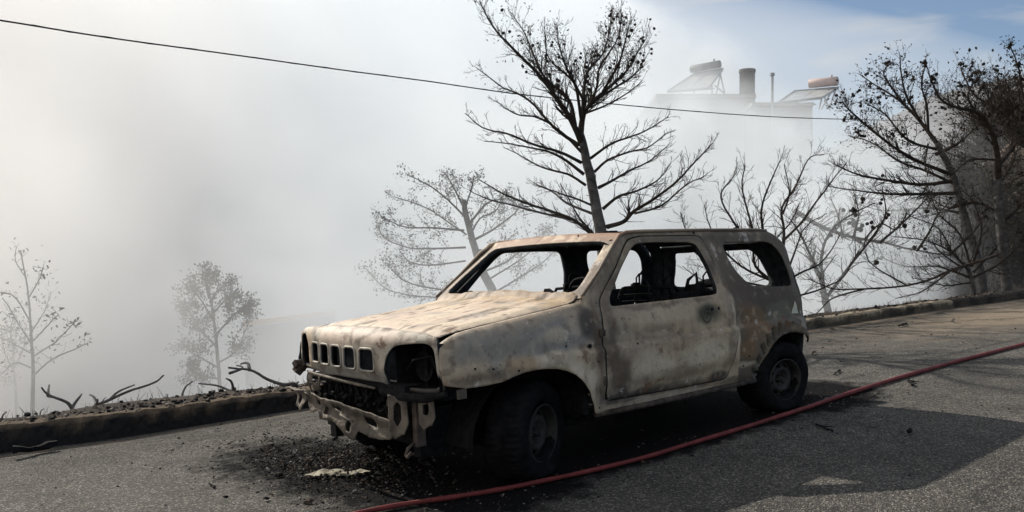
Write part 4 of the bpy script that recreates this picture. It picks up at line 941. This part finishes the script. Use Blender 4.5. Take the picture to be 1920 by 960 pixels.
make_tree('cone_laden_pine', 'dense dark pine crown cut by the top right edge of the photo', 'tree', 14.6, (1975, 620),
 ([(1972, 500), (1965, 400), (1955, 300)], 22, 13),
 [dict(p=[(1955, 320), (1935, 240), (1918, 180), (1908, 120), (1893, 85)], w=8, n=15, d=.3), dict(p=[(1930, 230), (1900, 190), (1882, 140)], w=6, n=15, d=.2), dict(p=[(1940, 250), (1940, 170), (1930, 100)], w=6, n=15, d=.2), dict(p=[(1955, 330), (1915, 330), (1880, 350)], w=6, d=.3), dict(p=[(1960, 380), (1920, 400), (1885, 430)], w=6, d=.3),
  dict(p=[(1950, 300), (1925, 260), (1895, 240)], w=6, n=16, d=-.2)],
 57, dens=9, L=.42, lv=1, up=.3, cones=(70, lambda p: True, .062), leaves=(1300, .024), leafmat=M_LEAFD)
# bare many-stemmed shrub behind the tail of the car
make_tree('bare_shrub', 'bare many-stemmed shrub right behind the tail of the car', 'shrub', 12.0, (1478, 690),
 ([(1472, 600), (1468, 540), (1460, 500)], 20, 12),
 [dict(p=[(1468, 560), (1440, 480), (1428, 420), (1430, 380), (1452, 325), (1462, 300)], w=9), dict(p=[(1465, 540), (1425, 470), (1408, 420), (1398, 380), (1391, 345), (1395, 308)], w=7), dict(p=[(1460, 520), (1400, 450), (1372, 412), (1352, 370), (1368, 340), (1382, 322)], w=7),
  dict(p=[(1462, 520), (1470, 440), (1466, 390), (1495, 345), (1515, 300), (1545, 288)], w=8), dict(p=[(1470, 450), (1500, 420), (1530, 380), (1560, 340), (1586, 305)], w=6), dict(p=[(1468, 400), (1480, 360), (1470, 310)], w=5), dict(p=[(1462, 540), (1417, 499), (1413, 455), (1405, 430)], w=9),
  dict(p=[(1455, 530), (1390, 500), (1350, 460), (1330, 420), (1322, 385)], w=6), dict(p=[(1450, 540), (1370, 520), (1300, 470), (1285, 430), (1275, 400)], w=5), dict(p=[(1470, 530), (1500, 512), (1535, 495), (1560, 466), (1575, 440)], w=6), dict(p=[(1475, 560), (1530, 545), (1580, 520), (1610, 470)], w=5),
  dict(p=[(1480, 500), (1495, 460), (1510, 425), (1550, 400)], w=5), dict(p=[(1455, 520), (1440, 470), (1480, 420), (1500, 380)], w=5), dict(p=[(1465, 560), (1400, 540), (1330, 530), (1280, 500)], w=4)],
 61, dens=11, L=.44, lv=1, up=.38, mat=M_TWIG, spread=1.0, flat=.45, wk=.9)
make_tree('bare_shrub', 'thick leaning bough with cone-dotted twigs, hazy, between the car and the right-hand pines', 'shrub', 14.2, (1560, 640),
 ([(1552, 580), (1542, 540)], 17, 12),
 [dict(p=[(1545, 545), (1530, 500), (1500, 440), (1480, 410)], w=9), dict(p=[(1545, 550), (1540, 480), (1560, 430), (1600, 400), (1640, 380)], w=8), dict(p=[(1548, 560), (1600, 490), (1640, 440), (1660, 400), (1655, 350)], w=7, n=10),
  dict(p=[(1490, 395), (1540, 425), (1600, 445), (1660, 455), (1720, 470), (1790, 480)], w=10), dict(p=[(1720, 470), (1745, 430), (1760, 400), (1790, 370)], w=5, n=12), dict(p=[(1650, 455), (1690, 420), (1730, 380), (1750, 355)], w=5, n=12), dict(p=[(1600, 445), (1610, 400), (1600, 360)], w=5, n=12), dict(p=[(1780, 478), (1830, 430), (1850, 390)], w=5, n=12),
  dict(p=[(1580, 440), (1570, 400), (1555, 370)], w=4, n=12), dict(p=[(1620, 450), (1650, 420), (1680, 430), (1700, 400)], w=4, n=12)],
 67, dens=17, L=.52, lv=1, up=.3, cones=(55, lambda p: (p-CAM).dot(RR)/(p-CAM).dot(FW) > .385, .075), spread=1.2)
make_tree('bare_shrub', 'tangled low shrub with limp dead leaves at the foot of the two right-hand pines', 'shrub', 15.2, (1830, 600),
 ([(1825, 540), (1815, 500)], 11, 8),
 [dict(p=[(1818, 510), (1780, 470), (1730, 450), (1680, 445)], w=5), dict(p=[(1818, 520), (1760, 500), (1700, 500), (1650, 480)], w=5), dict(p=[(1820, 500), (1800, 440), (1760, 400), (1740, 350)], w=5), dict(p=[(1822, 500), (1840, 440), (1830, 390), (1800, 350)], w=5), dict(p=[(1825, 510), (1870, 460), (1880, 410)], w=5),
  dict(p=[(1825, 520), (1880, 490), (1930, 440)], w=5), dict(p=[(1815, 500), (1790, 480), (1760, 430), (1700, 400)], w=4), dict(p=[(1820, 530), (1770, 535), (1710, 520)], w=4)],
 73, dens=16, L=.5, lv=1, up=.35, leaves=(700, .024), leafmat=M_LEAFD, spread=1.0)
make_tree('fallen_branch', 'long fallen bough lying low along the kerb right of the car, twigs upright', 'branch', 12.2, (1870, 492), None,
 [dict(p=[(1870, 478), (1830, 492), (1780, 508), (1720, 532), (1620, 542), (1560, 540), (1515, 522)], w=7, d=-.6, n=16, L=.55), dict(p=[(1780, 510), (1730, 545), (1680, 560)], w=4, d=.2, n=12), dict(p=[(1700, 535), (1640, 500), (1620, 470)], w=3.5, n=10), dict(p=[(1620, 542), (1560, 560), (1530, 590)], w=4, n=8), dict(p=[(1800, 500), (1760, 470), (1745, 450)], w=4, n=10)],
 71, dens=12, L=.4, lv=1, up=.5, flat=.6)
# broken charred branches behind the left kerb
def stub(label, D, paths, seed, w=9, n=2.5):
    T = Tree(seed, .3, .5); base = at(*paths[0][0], D); root = empty('charred_branch', base, label, 'branch', 'charred branches behind the left kerb')
    m = MB()
    for i, p in enumerate(paths): T.limb(m, to3(p, D, D+(-.25, .2, .3, -.2)[i % 4]), w*D/FPX/2*(1 if i == 0 else .75), w*.35*D/FPX/2, n, .09, 0, .3, .8)
    m.build('stem', M_BARK, root, False, fix=False, off=base)
stub('charred branch with two raised forks, leftmost above the kerb', 7.1, [[(146, 800), (134, 765), (120, 752), (90, 742), (76, 728)], [(134, 765), (148, 745), (154, 738)], [(90, 742), (92, 722)]], 81, 9)
stub('long thin charred branch rising to the right beside the leftmost fork', 6.95, [[(168, 800), (175, 765), (205, 750), (250, 730), (290, 718), (308, 706)], [(185, 762), (176, 745), (168, 738)], [(205, 750), (222, 735), (250, 722)], [(178, 762), (182, 750)]], 82, 8)
stub('charred branch bending left with a stump-like fork, nearest the car nose', 7.2, [[(445, 780), (440, 738), (436, 715), (425, 708)], [(438, 736), (415, 726), (372, 718)], [(430, 700), (455, 690), (440, 684)]], 83, 8)
stub('thick charred branch drooping right towards the car nose', 7.3, [[(560, 760), (555, 722), (530, 722), (500, 712), (468, 694), (428, 690)], [(468, 694), (465, 682), (448, 682)], [(545, 722), (558, 718)]], 84, 10)
stub('pale hazy forked stem poking up between the two pairs of charred branches', 8.6, [[(342, 790), (341, 748), (347, 728), (362, 714)], [(318, 790), (318, 755), (314, 738)]], 85, 7)
stub('tiny burnt stub at the left end of the kerb', 7.0, [[(2, 820), (5, 782), (12, 772)], [(74, 800), (76, 772), (82, 765)], [(74, 790), (66, 770)]], 86, 5)
stub('pale curved stem just left of the melted indicator', 8.0, [[(570, 780), (574, 735), (586, 700), (596, 690)]], 87, 11, 0)
# scrub on the right-hand slope
rs = random.Random(5)
def bush(p, R, seed, label, n=900):
    T = Tree(seed, .3, .1); root = empty('scorched_bush', p, label, 'bush', 'scorched bushes on the right-hand slope')
    m = MB()
    for k in range(16):
        a = rs.uniform(0, 2*pi); T.twig(m, Vector(p), Vector((cos(a)*.7, sin(a)*.7, rs.uniform(.5, 1.3))), R*rs.uniform(.8, 1.2), .03, 2)
    m.build('branch', M_TWIG, root, fix=False, off=p)
    m = MB()
    for k in range(n):
        q, d, r = rs.choice(T.tips); q = q+T.rv()*R*.07; a = T.rv().normalized(); b = a.cross(T.rv()).normalized(); z = R*.022*rs.uniform(.6, 1.4)
        m.add([q-a*z, q-b*z*.6, q+a*z, q+b*z*.6], [(0, 1, 2, 3)])
    m.build('leaves', M_LEAFD, root, fix=False, off=p)
_unused = ('dark_scorched_leaf', (.02, .022, .016), .9, .5, 4, 0, (.06, .045, .035))
BUSH = [(1905, 22, 2.4), (1860, 26, 2.2), (1930, 28, 3.0), (1800, 30, 1.8), (1885, 33, 2.6), (1830, 21, 1.2), (1750, 34, 1.8), (1915, 38, 3.2), (1955, 21, 2.6), (1780, 25, 1.2)]
for i, (px, d, R) in enumerate(BUSH):
    q = at(px, 480, d); z = ground_z(q.x, q.y)
    bush(Vector((q.x, q.y, z-.1)), R, 90+i, ['dark scorched bush %s' % t for t in ('low at the right edge, nearest the kerb', 'behind the forked pine trunk', 'large and dark at the right edge behind the nearest bush', 'small, left of the leaning pine trunk, up the slope', 'high on the slope behind the forked pine', 'small and low just behind the kerb by the leaning pine', 'leftmost on the right-hand slope', 'topmost on the right-hand slope', 'half outside the right edge', 'low and thin under the leaning pine')][i], 1500)

# ------------------------------------------------------------------ the house in the smoke, upright
HD = 36.
def Wp(px, py, d=0): return atw(px, py, HD+d)
house = empty('flat_roofed_house', Wp(1440, 700), 'pale flat-roofed house half hidden in smoke behind the shrub', 'house', tilt=False)
HB = Matrix((R0, FW*1.0, Vector((0, 0, 1)))).transposed()
HB = Matrix((Vector((R0.x, R0.y, 0)).normalized(), Vector((FW.x, FW.y, 0)).normalized(), Vector((0, 0, 1)))).transposed()
YAWH = Matrix.Rotation(radians(-14), 3, 'Z')
def hbox(m, px0, px1, py0, py1, d0, depth, mi=0):
    a = Wp(px0, py0, d0); b = Wp(px1, py1, d0); w = (Vector((b.x-a.x, b.y-a.y))).length; h = a.z-b.z
    c = (a+b)/2; c = c+HB.col[1]*depth/2; m.box(c, (w, depth, h), HB, mi)
def off(o):
    o.parent = house; return o
OFF = house.location
m = MB(); hbox(m, 1237, 1415, 181, 640, 0, 8); m.build('wall', M_WALL, house, off=OFF)
m = MB(); hbox(m, 1412, 1524, 196, 640, -1.2, 8); m.build('wall', M_WALL, house, off=OFF)
m = MB(); hbox(m, 1230, 1418, 176, 183, -.25, 8.5); hbox(m, 1410, 1526, 192, 198, -1.45, 8.5); m.build('roof_edge', M_WALL, house, off=OFF)
m = MB(); hbox(m, 1455, 1520, 226, 262, -1.24, .08); m.build('window', M_PANEL, house, off=OFF)
m = MB(); a = Wp(1401, 131, .5); b = Wp(1401, 200, .5); m.tube([a, b], .33, 20); m.tube([a, a+Vector((0, 0, -.12))], .36, 20)
o = m.build('chimney', M_WALLD, house, off=OFF)
m = MB(); m.tube([Wp(1448, 140, -1.6), Wp(1448, 280, -1.6)], .055, 8); m.tube([Wp(1448, 137, -1.6), Wp(1448, 142, -1.6)], .10, 8); m.build('flue_pipe', M_GALV, house, off=OFF)
m = MB(); m.tube([Wp(1458, 215, -1.5), Wp(1462, 232, -1.6), Wp(1475, 243, -1.6)], .03, 5); m.build('drain_pipe', M_GALV, house, off=OFF)
def heater(label, tank, tr, quad, legs, mat, d):
    o0 = Wp(*quad[3], d)
    root = empty('solar_water_heater', o0, label, 'water heater', 'solar water heaters on the house roof', tilt=False)
    m = MB(); a = Wp(*tank[0], d+.9); b = Wp(*tank[1], d+.2); m.tube([a+(a-b)*.02, a, b, b+(b-a)*.02], [tr*.85, tr, tr, tr*.85], 18); m.tube([b.lerp(a, .2)+Vector((0, 0, tr)), b.lerp(a, .2)+Vector((0, 0, tr+.10))], .04, 6); m.build('tank', mat, root, True, off=o0)
    q = [Wp(quad[0][0], quad[0][1], d+1.0), Wp(quad[1][0], quad[1][1], d+.3), Wp(quad[2][0], quad[2][1], d-.9), Wp(quad[3][0], quad[3][1], d-.2)]
    n = (q[1]-q[0]).cross(q[3]-q[0]).normalized()*.07
    for s_ in (0, 1):
        t0, t1 = (0, .49) if s_ == 0 else (.51, 1)
        c = [q[0].lerp(q[1], t0), q[0].lerp(q[1], t1), q[3].lerp(q[2], t1), q[3].lerp(q[2], t0)]
        m = MB(); m.add([*c, *[x+n for x in c]], [(0, 1, 2, 3), (7, 6, 5, 4), (0, 4, 5, 1), (1, 5, 6, 2), (2, 6, 7, 3), (3, 7, 4, 0)]); m.build('collector', M_PANEL, root, off=o0)
    m = MB()
    for a, b in legs: m.tube([Wp(*a, d+.3), Wp(*b, d+.3)], .035, 5)
    for i in range(4): m.tube([q[i]-n*.3, q[(i+1) % 4]-n*.3], .03, 5)
    m.build('stand', M_GALV, root, off=o0)
heater('left solar water heater on the roof, with a grey tank', ((1296, 130), (1350, 120)), .17, [(1303, 138), (1356, 129), (1328, 166), (1251, 172)], [((1352, 133), (1342, 182)), ((1350, 135), (1360, 182)), ((1334, 150), (1336, 182)), ((1253, 172), (1340, 166)), ((1275, 160), (1276, 180)), ((1302, 170), (1300, 182)), ((1340, 160), (1358, 175))], M_TANKG, 1.)
heater('right solar water heater on the roof, with a pinkish tank', ((1518, 157), (1570, 152)), .20, [(1490, 171), (1573, 164), (1541, 183), (1458, 193)], [((1568, 166), (1556, 200)), ((1545, 180), (1556, 206)), ((1560, 170), (1540, 205)), ((1478, 192), (1530, 196)), ((1541, 183), (1536, 205))], M_TANKP, .3)
# pale low wall with a cream top, seen through the smoke
m = MB(); a = at(455, 603, 19.5); b = at(625, 583, 23)
m.v = [tuple(a), tuple(b), tuple(b-UU*.10), tuple(a-UU*.14)]; v2 = [tuple(Vector(v)+FW*.3) for v in m.v]; m.v += v2
m.f = [(0, 1, 2, 3), (7, 6, 5, 4), (0, 4, 5, 1), (1, 5, 6, 2), (2, 6, 7, 3), (3, 7, 4, 0)]; m.m = [0]*6
M_CREAM = simple('cream_wall', (.60, .58, .56), .9, .1, 2, 0); M_COPING = simple('cream_coping', (.85, .66, .5), .9, .05, 2, 0)
cop = m; m2 = MB(); aa = a-UU*.14; bb = b-UU*.10; lo = [Vector((aa.x, aa.y, -9)), Vector((bb.x, bb.y, -9))]
gw = empty('garden_wall', (a.x, a.y, 0), 'long wall with a cream top showing faintly through the smoke left of the bonnet', 'wall'); m.build('coping', M_COPING, gw, off=(a.x, a.y, 0))
gb = MB(); aa = a-UU*.16+FW*.04; bb = b-UU*.12+FW*.04
gb.add([aa, bb, Vector((bb.x, bb.y, -9)), Vector((aa.x, aa.y, -9)), aa+FW*.2, bb+FW*.2, Vector((bb.x, bb.y, -9))+FW*.2, Vector((aa.x, aa.y, -9))+FW*.2], [(0, 1, 2, 3), (7, 6, 5, 4), (0, 4, 5, 1), (1, 5, 6, 2), (3, 7, 4, 0)]); gb.build('wall_face', M_CREAM, gw, off=(a.x, a.y, 0))

# ------------------------------------------------------------------ cable, hose, litter
cp = [(-160, 15), (0, 38), (200, 70), (440, 103), (640, 131), (800, 152), (960, 175), (1120, 192), (1280, 207), (1450, 219), (1600, 224), (1700, 226)]
cd_ = [5.6, 6.2, 6.9, 7.8, 8.6, 9.3, 10.0, 10.9, 11.9, 13.3, 15.0, 16.5]
P = catmull([at(x, y, d) for (x, y), d in zip(cp, cd_)], 6)
m = MB(); m.tube(P, .0072, 6); m.tube([p+Vector((0, 0, .006*sin(i*1.7))) for i, p in enumerate(P)], .0035, 5)
tag(m.build('overhead_cable', M_WIRE, off=P[0]), 'thin black cable sagging across the smoky sky from upper left', 'cable')
HP = [(1.185, 0.496), (1.003, 0.542), (0.897, 0.548), (0.699, 0.597), (0.486, 0.683), (0.281, 0.752), (0.077, 0.796), (-0.241, 0.855), (-0.612, 0.897), (-0.987, 0.894), (-1.635, 0.889), (-2.306, 0.865), (-3.129, 0.825), (-4.08, 0.801), (-5.144, 0.812), (-6.62, 0.867), (-7.476, 0.907), (-9.5, 0.95), (-12, 1.3)]
P = catmull([(x, y, .018) for x, y in HP], 6)
P = [p+Vector((0, .004*fb(p, 2), 0)) for p in P]
m = MB(); m.tube(P, [.0118+.0045*sst(0, -4, p.x)+.0008*sin(i*.9) for i, p in enumerate(P)], 10)
tag(m.build('fire_hose', M_HOSE, smooth=True, off=P[0]), 'thin red fire hose lying across the road in front of the car', 'hose')
rg = random.Random(12)
M_CHAR = simple('brown_char', (.035, .026, .02), .95, .5, 40, 0, col2=(.09, .07, .055))
def shards(m, n, cx, cy, sx, sy, s0, s1, zz=.0, mi=None):
    for i in range(n):
        x, y = rg.gauss(cx, sx), rg.gauss(cy, sy)
        if y < yk(x)+.04: continue
        s = s0+(s1-s0)*rg.random()**3; s3 = (s*rg.uniform(.5, 1.6), s*rg.uniform(.3, 1), s*rg.uniform(.12, .5))
        R = Matrix.Rotation(rg.uniform(0, 6.3), 3, 'Z') @ Matrix.Rotation(rg.gauss(0, .35), 3, 'X') @ Matrix.Rotation(rg.gauss(0, .35), 3, 'Y')
        m.box((x, y, s3[2]*.4+zz*rg.random()), s3, R, (rg.choice((0, 0, 0, 0, 2, 2, 1))) if mi is None else mi, rg.uniform(.3, .9))
m = MB()
shards(m, 7500, .47, -.48, .20, .38, .002, .020, .025); shards(m, 2600, .60, .05, .22, .25, .002, .014); shards(m, 900, .35, -1.5, .5, .4, .003, .018); shards(m, 40, .6, -.55, .25, .4, .02, .045, .02)
shards(m, 420, -1.0, .85, 1.0, .16, .004, .02); shards(m, 1200, -2.85, .70, .36, .22, .002, .016); shards(m, 350, .3, .9, .5, .2, .004, .016); shards(m, 260, -2.2, 1.3, .8, .5, .004, .015, mi=0)
shards(m, 600, .6, -.6, 1.5, .9, .002, .010); shards(m, 300, -5, -.8, 2.4, .9, .004, .03, mi=0)
tag(m.build('ash_debris', [M_BLACK, M_ASH, M_CHAR]), 'loose ash, char flakes and melted bits scattered round the burnt car', 'debris', kind='stuff')
# stones and charcoal lumps along the kerb top
m = MB()
for i in range(2600):
    x = rg.uniform(-14, 4) if i < 1200 else rg.uniform(-1.5, 3.2); n = abs(rg.gauss(.30, .16))+.06; y = yk(x)-n; s = .006+.032*rg.random()**3
    z = (hk(x)*1.0 if n < .26 else ground_z(x, y)); m.box((x, y, z+s*.2), (s*rg.uniform(.7, 1.5), s, s*rg.uniform(.4, .9)), Matrix.Rotation(rg.uniform(0, 6), 3, 'Z') @ Matrix.Rotation(rg.uniform(-.5, .5), 3, 'X'), rg.choice((0, 0, 1, 2)), rg.uniform(.4, .9))
tag(m.build('rubble', [M_BLACK, M_ROCK, M_KERB]), 'burnt soil crumbs and stones lying along the kerb top', 'rubble', kind='stuff')
m = MB()   # burnt stubble beyond the kerb
for i in range(2600):
    x = rg.uniform(-12, 5); n = rg.uniform(.3, 2.2); y = yk(x)-n; z = ground_z(x, y); h = .02+.09*rg.random()**2
    d = Vector((rg.gauss(0, .5), rg.gauss(0, .5), 1))*h; m.tube([(x, y, z-.01), Vector((x, y, z))+d], [.0025, .001], 3, cap=False)
tag(m.build('burnt_stubble', M_BLACK), 'charred grass stubble on the bank behind the kerb', 'stubble', kind='stuff')
def litter(name, label, cat, x, y, L, w, rot, mat, seed, n=7):
    r = random.Random(seed); m = MB(); pts = [Vector((cos(rot)*L*(i/n-.5)+r.gauss(0, L*.03), sin(rot)*L*(i/n-.5)+r.gauss(0, L*.03), w*.6+r.random()*w*.4)) for i in range(n+1)]
    m.tube(pts, [w/2*r.uniform(.5, 1.1) for _ in pts], 5)
    if L > .15: m.tube([pts[3], pts[3]+Vector((cos(rot+.7)*L*.3, sin(rot+.7)*L*.3, w*.3))], [w*.3, w*.1], 4)
    m.v = [tuple(Vector(v)+Vector((x, y, 0))) for v in m.v]
    tag(m.build(name, mat, off=(x, y, 0)), label, cat)
litter('stick', 'short brown stick lying on the sunlit road behind the rear wheel', 'stick', -5.15, -.62, .22, .030, .4, M_RUST, 1)
litter('burnt_twig', 'flat scorched twig on the sunlit road behind the hose', 'twig', -4.05, .22, .30, .018, .3, M_BLACK, 2)
litter('burnt_twig', 'scorched twig close in front of the hose, right of the car shadow edge', 'twig', -3.8, .95, .34, .02, .5, M_BLACK, 3)
litter('burnt_twig', 'scorched twig near the kerb where the right-hand shade begins', 'twig', -8.3, -1.1, .4, .03, .2, M_BLACK, 4)
litter('burnt_twig', 'small charred bit on the road at the lower left', 'twig', 1.16, -.55, .09, .014, 1.5, M_BLACK, 5)
litter('charcoal_lump', 'black charcoal lump inside the car shadow, lower right', 'charcoal', -2.02, 1.72, .06, .03, .2, M_BLACK, 6, 4)
litter('charcoal_lump', 'black charcoal lump at the foot of the left kerb', 'charcoal', 1.62, -2.42, .28, .06, .2, M_BLACK, 7, 6)
litter('burnt_twig', 'curved scorched twig lying in the car shadow below the hose', 'twig', -1.9, 1.25, .26, .016, .9, M_BLACK, 8)
# crumpled pale sheet by the hose
m = sheet(roundpoly([(-.20, -.045), (-.06, -.06), (.10, -.03), (.21, .0), (.13, .045), (.0, .05), (-.10, .06), (-.19, .03)], .015), [], .012, lambda u, v: (.60+cos(2.35)*u-sin(2.35)*v, -.22+sin(2.35)*u+cos(2.35)*v, .02+.014*fb((u, v, 1), 11)+.018*abs(fb((u, v, 4), 5))), .004)
m = sheet(roundpoly([(-.19, -.04), (-.10, -.052), (-.05, -.030), (.06, -.045), (.17, -.005), (.10, .035), (.02, .028), (-.04, .05), (-.12, .045), (-.17, .02)], .010), [], .012, lambda u, v: (.60-.72*u-.69*v, -.18+.69*u-.72*v, .02+.014*fb((u, v, 1), 11)+.018*abs(fb((u, v, 4), 5))), .004)
M_SCRAP = simple('scorched_pale_sheet', (.06, .05, .038), .8, .4, 17, .4, col2=(.36, .33, .25))
tag(m.build('scrap_sheet', [M_SCRAP, M_BLACK], fix=False), 'crumpled pale scorched sheet on the road left of the front wheel', 'scrap sheet')

# ------------------------------------------------------------------ smoke
rows = [0, 3, 50, 75]; foot = [(14, -2.9), (-8, -2.5), (-16, -1.2), (-90, 17)]
def n_top(n): return min(1.6+.5*n, 30)
m = MB(); k = len(foot)
for n in rows:
    for x, y in foot: m.v.append((x, y-n, -14))
    for x, y in foot: m.v.append((x, y-n, n_top(n)))
F = []
for j in range(len(rows)-1):
    a = j*2*k; b = a+2*k
    for i in range(k-1): F += [(a+i, a+i+1, b+i+1, b+i), (a+k+i, b+k+i, b+k+i+1, a+k+i+1)]
    F += [(a, b, b+k, a+k), (a+k-1, a+2*k-1, b+2*k-1, b+k-1)]
for i in range(k-1): F += [(i, k+i, k+i+1, i+1)]
a = (len(rows)-1)*2*k
for i in range(k-1): F += [(a+i, a+i+1, a+k+i+1, a+k+i)]
m.f = F; m.m = [0]*len(F)
mat = bpy.data.materials.new('smoke'); mat.use_nodes = True; t = mat.node_tree; t.nodes.clear(); N = t.nodes.new; LK = t.links.new
out = N('ShaderNodeOutputMaterial'); pv = N('ShaderNodeVolumePrincipled'); LK(pv.outputs[0], out.inputs['Volume'])
pv.inputs['Color'].default_value = (.944, .955, .966, 1); pv.inputs['Anisotropy'].default_value = .15
geo = N('ShaderNodeNewGeometry'); sep = N('ShaderNodeSeparateXYZ'); LK(geo.outputs['Position'], sep.inputs[0])
def mth(op, a, b=None):
    n = N('ShaderNodeMath'); n.operation = op
    for i, v in enumerate((a, b)):
        if v is None: continue
        if isinstance(v, (int, float)): n.inputs[i].default_value = v
        else: LK(v, n.inputs[i])
    return n.outputs[0]
def rmp(v, a, b, c=0., d=1.):
    n = N('ShaderNodeMapRange'); n.interpolation_type = 'SMOOTHSTEP'; LK(v, n.inputs[0])
    for i, x in enumerate((a, b, c, d)): n.inputs[i+1].default_value = x
    return n.outputs[0]
x, y, z = sep.outputs
nn = mth('SUBTRACT', mth('ADD', -2.4, mth('MULTIPLY', rmp(x, -8, -40, 0, 1), 7.5)), y)
def nois(s, d, dist=0.):
    n = N('ShaderNodeTexNoise'); n.inputs['Scale'].default_value = s; n.inputs['Detail'].default_value = d; n.inputs['Distortion'].default_value = dist; LK(geo.outputs['Position'], n.inputs['Vector']); return n.outputs[0]
nz = nois(.13, 3, .4); nb = nois(.33, 5, 1.2)
lat = mth('ADD', mth('ADD', mth('MULTIPLY', x, -.754), mth('MULTIPLY', y, .657)), -.42)
dep = mth('ADD', mth('ADD', mth('MULTIPLY', x, -.657), mth('MULTIPLY', y, -.754)), 4.78)
ang = mth('DIVIDE', lat, mth('MAXIMUM', dep, 4))
ctr = mth('SUBTRACT', nz, .5)
front = rmp(nn, -.1, 4.5)
top = mth('ADD', mth('SUBTRACT', rmp(ang, .03, .42, 26, 6), z), mth('MULTIPLY', ctr, 10))
vert = rmp(top, -2, 5)
lid = rmp(mth('SUBTRACT', mth('ADD', mth('MULTIPLY', nn, .5), 1.4), z), 0, 7)
side = rmp(ang, .39, .53, 1, .09)
body = mth('MULTIPLY', rmp(nz, .34, .62, .05, .46), rmp(nb, .32, .68, .25, 1.9))
dens = mth('MULTIPLY', mth('MULTIPLY', mth('MULTIPLY', front, lid), vert), mth('MULTIPLY', side, body))
def puff(c, rad, amt, e=nb):
    d = None
    for v, c_, r_ in zip((x, y, z), c, rad):
        q = mth('POWER', mth('ABSOLUTE', mth('MULTIPLY', mth('SUBTRACT', v, c_), 1/r_)), 2.0); d = q if d is None else mth('ADD', d, q)
    return mth('MULTIPLY', mth('MULTIPLY', rmp(d, 0, 1, amt, 0), rmp(e, .35, .68, .15, 1.6)), rmp(nn, .15, .9))
hp = CAM+FW*25+R0*7.2
for c_, r_, a_ in (((-12.6, -3.3, .9), (4.6, 2.1, 3.6), .60), ((-8.3, -6.2, 3.6), (4.0, 2.2, 1.9), .42), ((hp.x, hp.y, 1.4), (10, 9, 6.9), .31), ((-6.0, -4.2, .6), (4.5, 1.9, 2.3), .16), ((1.2, -6.5, 0.5), (3.5, 3.4, 2.6), .13)):  # second puff is added to shade the right-hand road
    dens = mth('ADD', dens, mth('MULTIPLY', puff(c_, r_, a_), rmp(ang, .46, .545, 1, .06)))
dens = mth('MAXIMUM', dens, mth('MULTIPLY', front, .009))
cm_ = N('ShaderNodeMix'); cm_.data_type = 'RGBA'; LK(rmp(mth('ADD', ang, mth('MULTIPLY', ctr, .9)), -.65, -.10), cm_.inputs[0]); cm_.inputs[6].default_value = (.972, .963, .952, 1); cm_.inputs[7].default_value = (.927, .960, .985, 1)
LK(cm_.outputs[2], pv.inputs['Color'])
LK(dens, pv.inputs['Density'])
tag(m.build('smoke', mat, tilt=False), 'thick pale smoke rising beyond the kerb', 'smoke', kind='stuff')
# ------------------------------------------------------------------ turn everything laid out in the road's frame upright
bpy.context.view_layer.update()
for o in ROADFRAME: o.matrix_world = TILT @ o.matrix_world
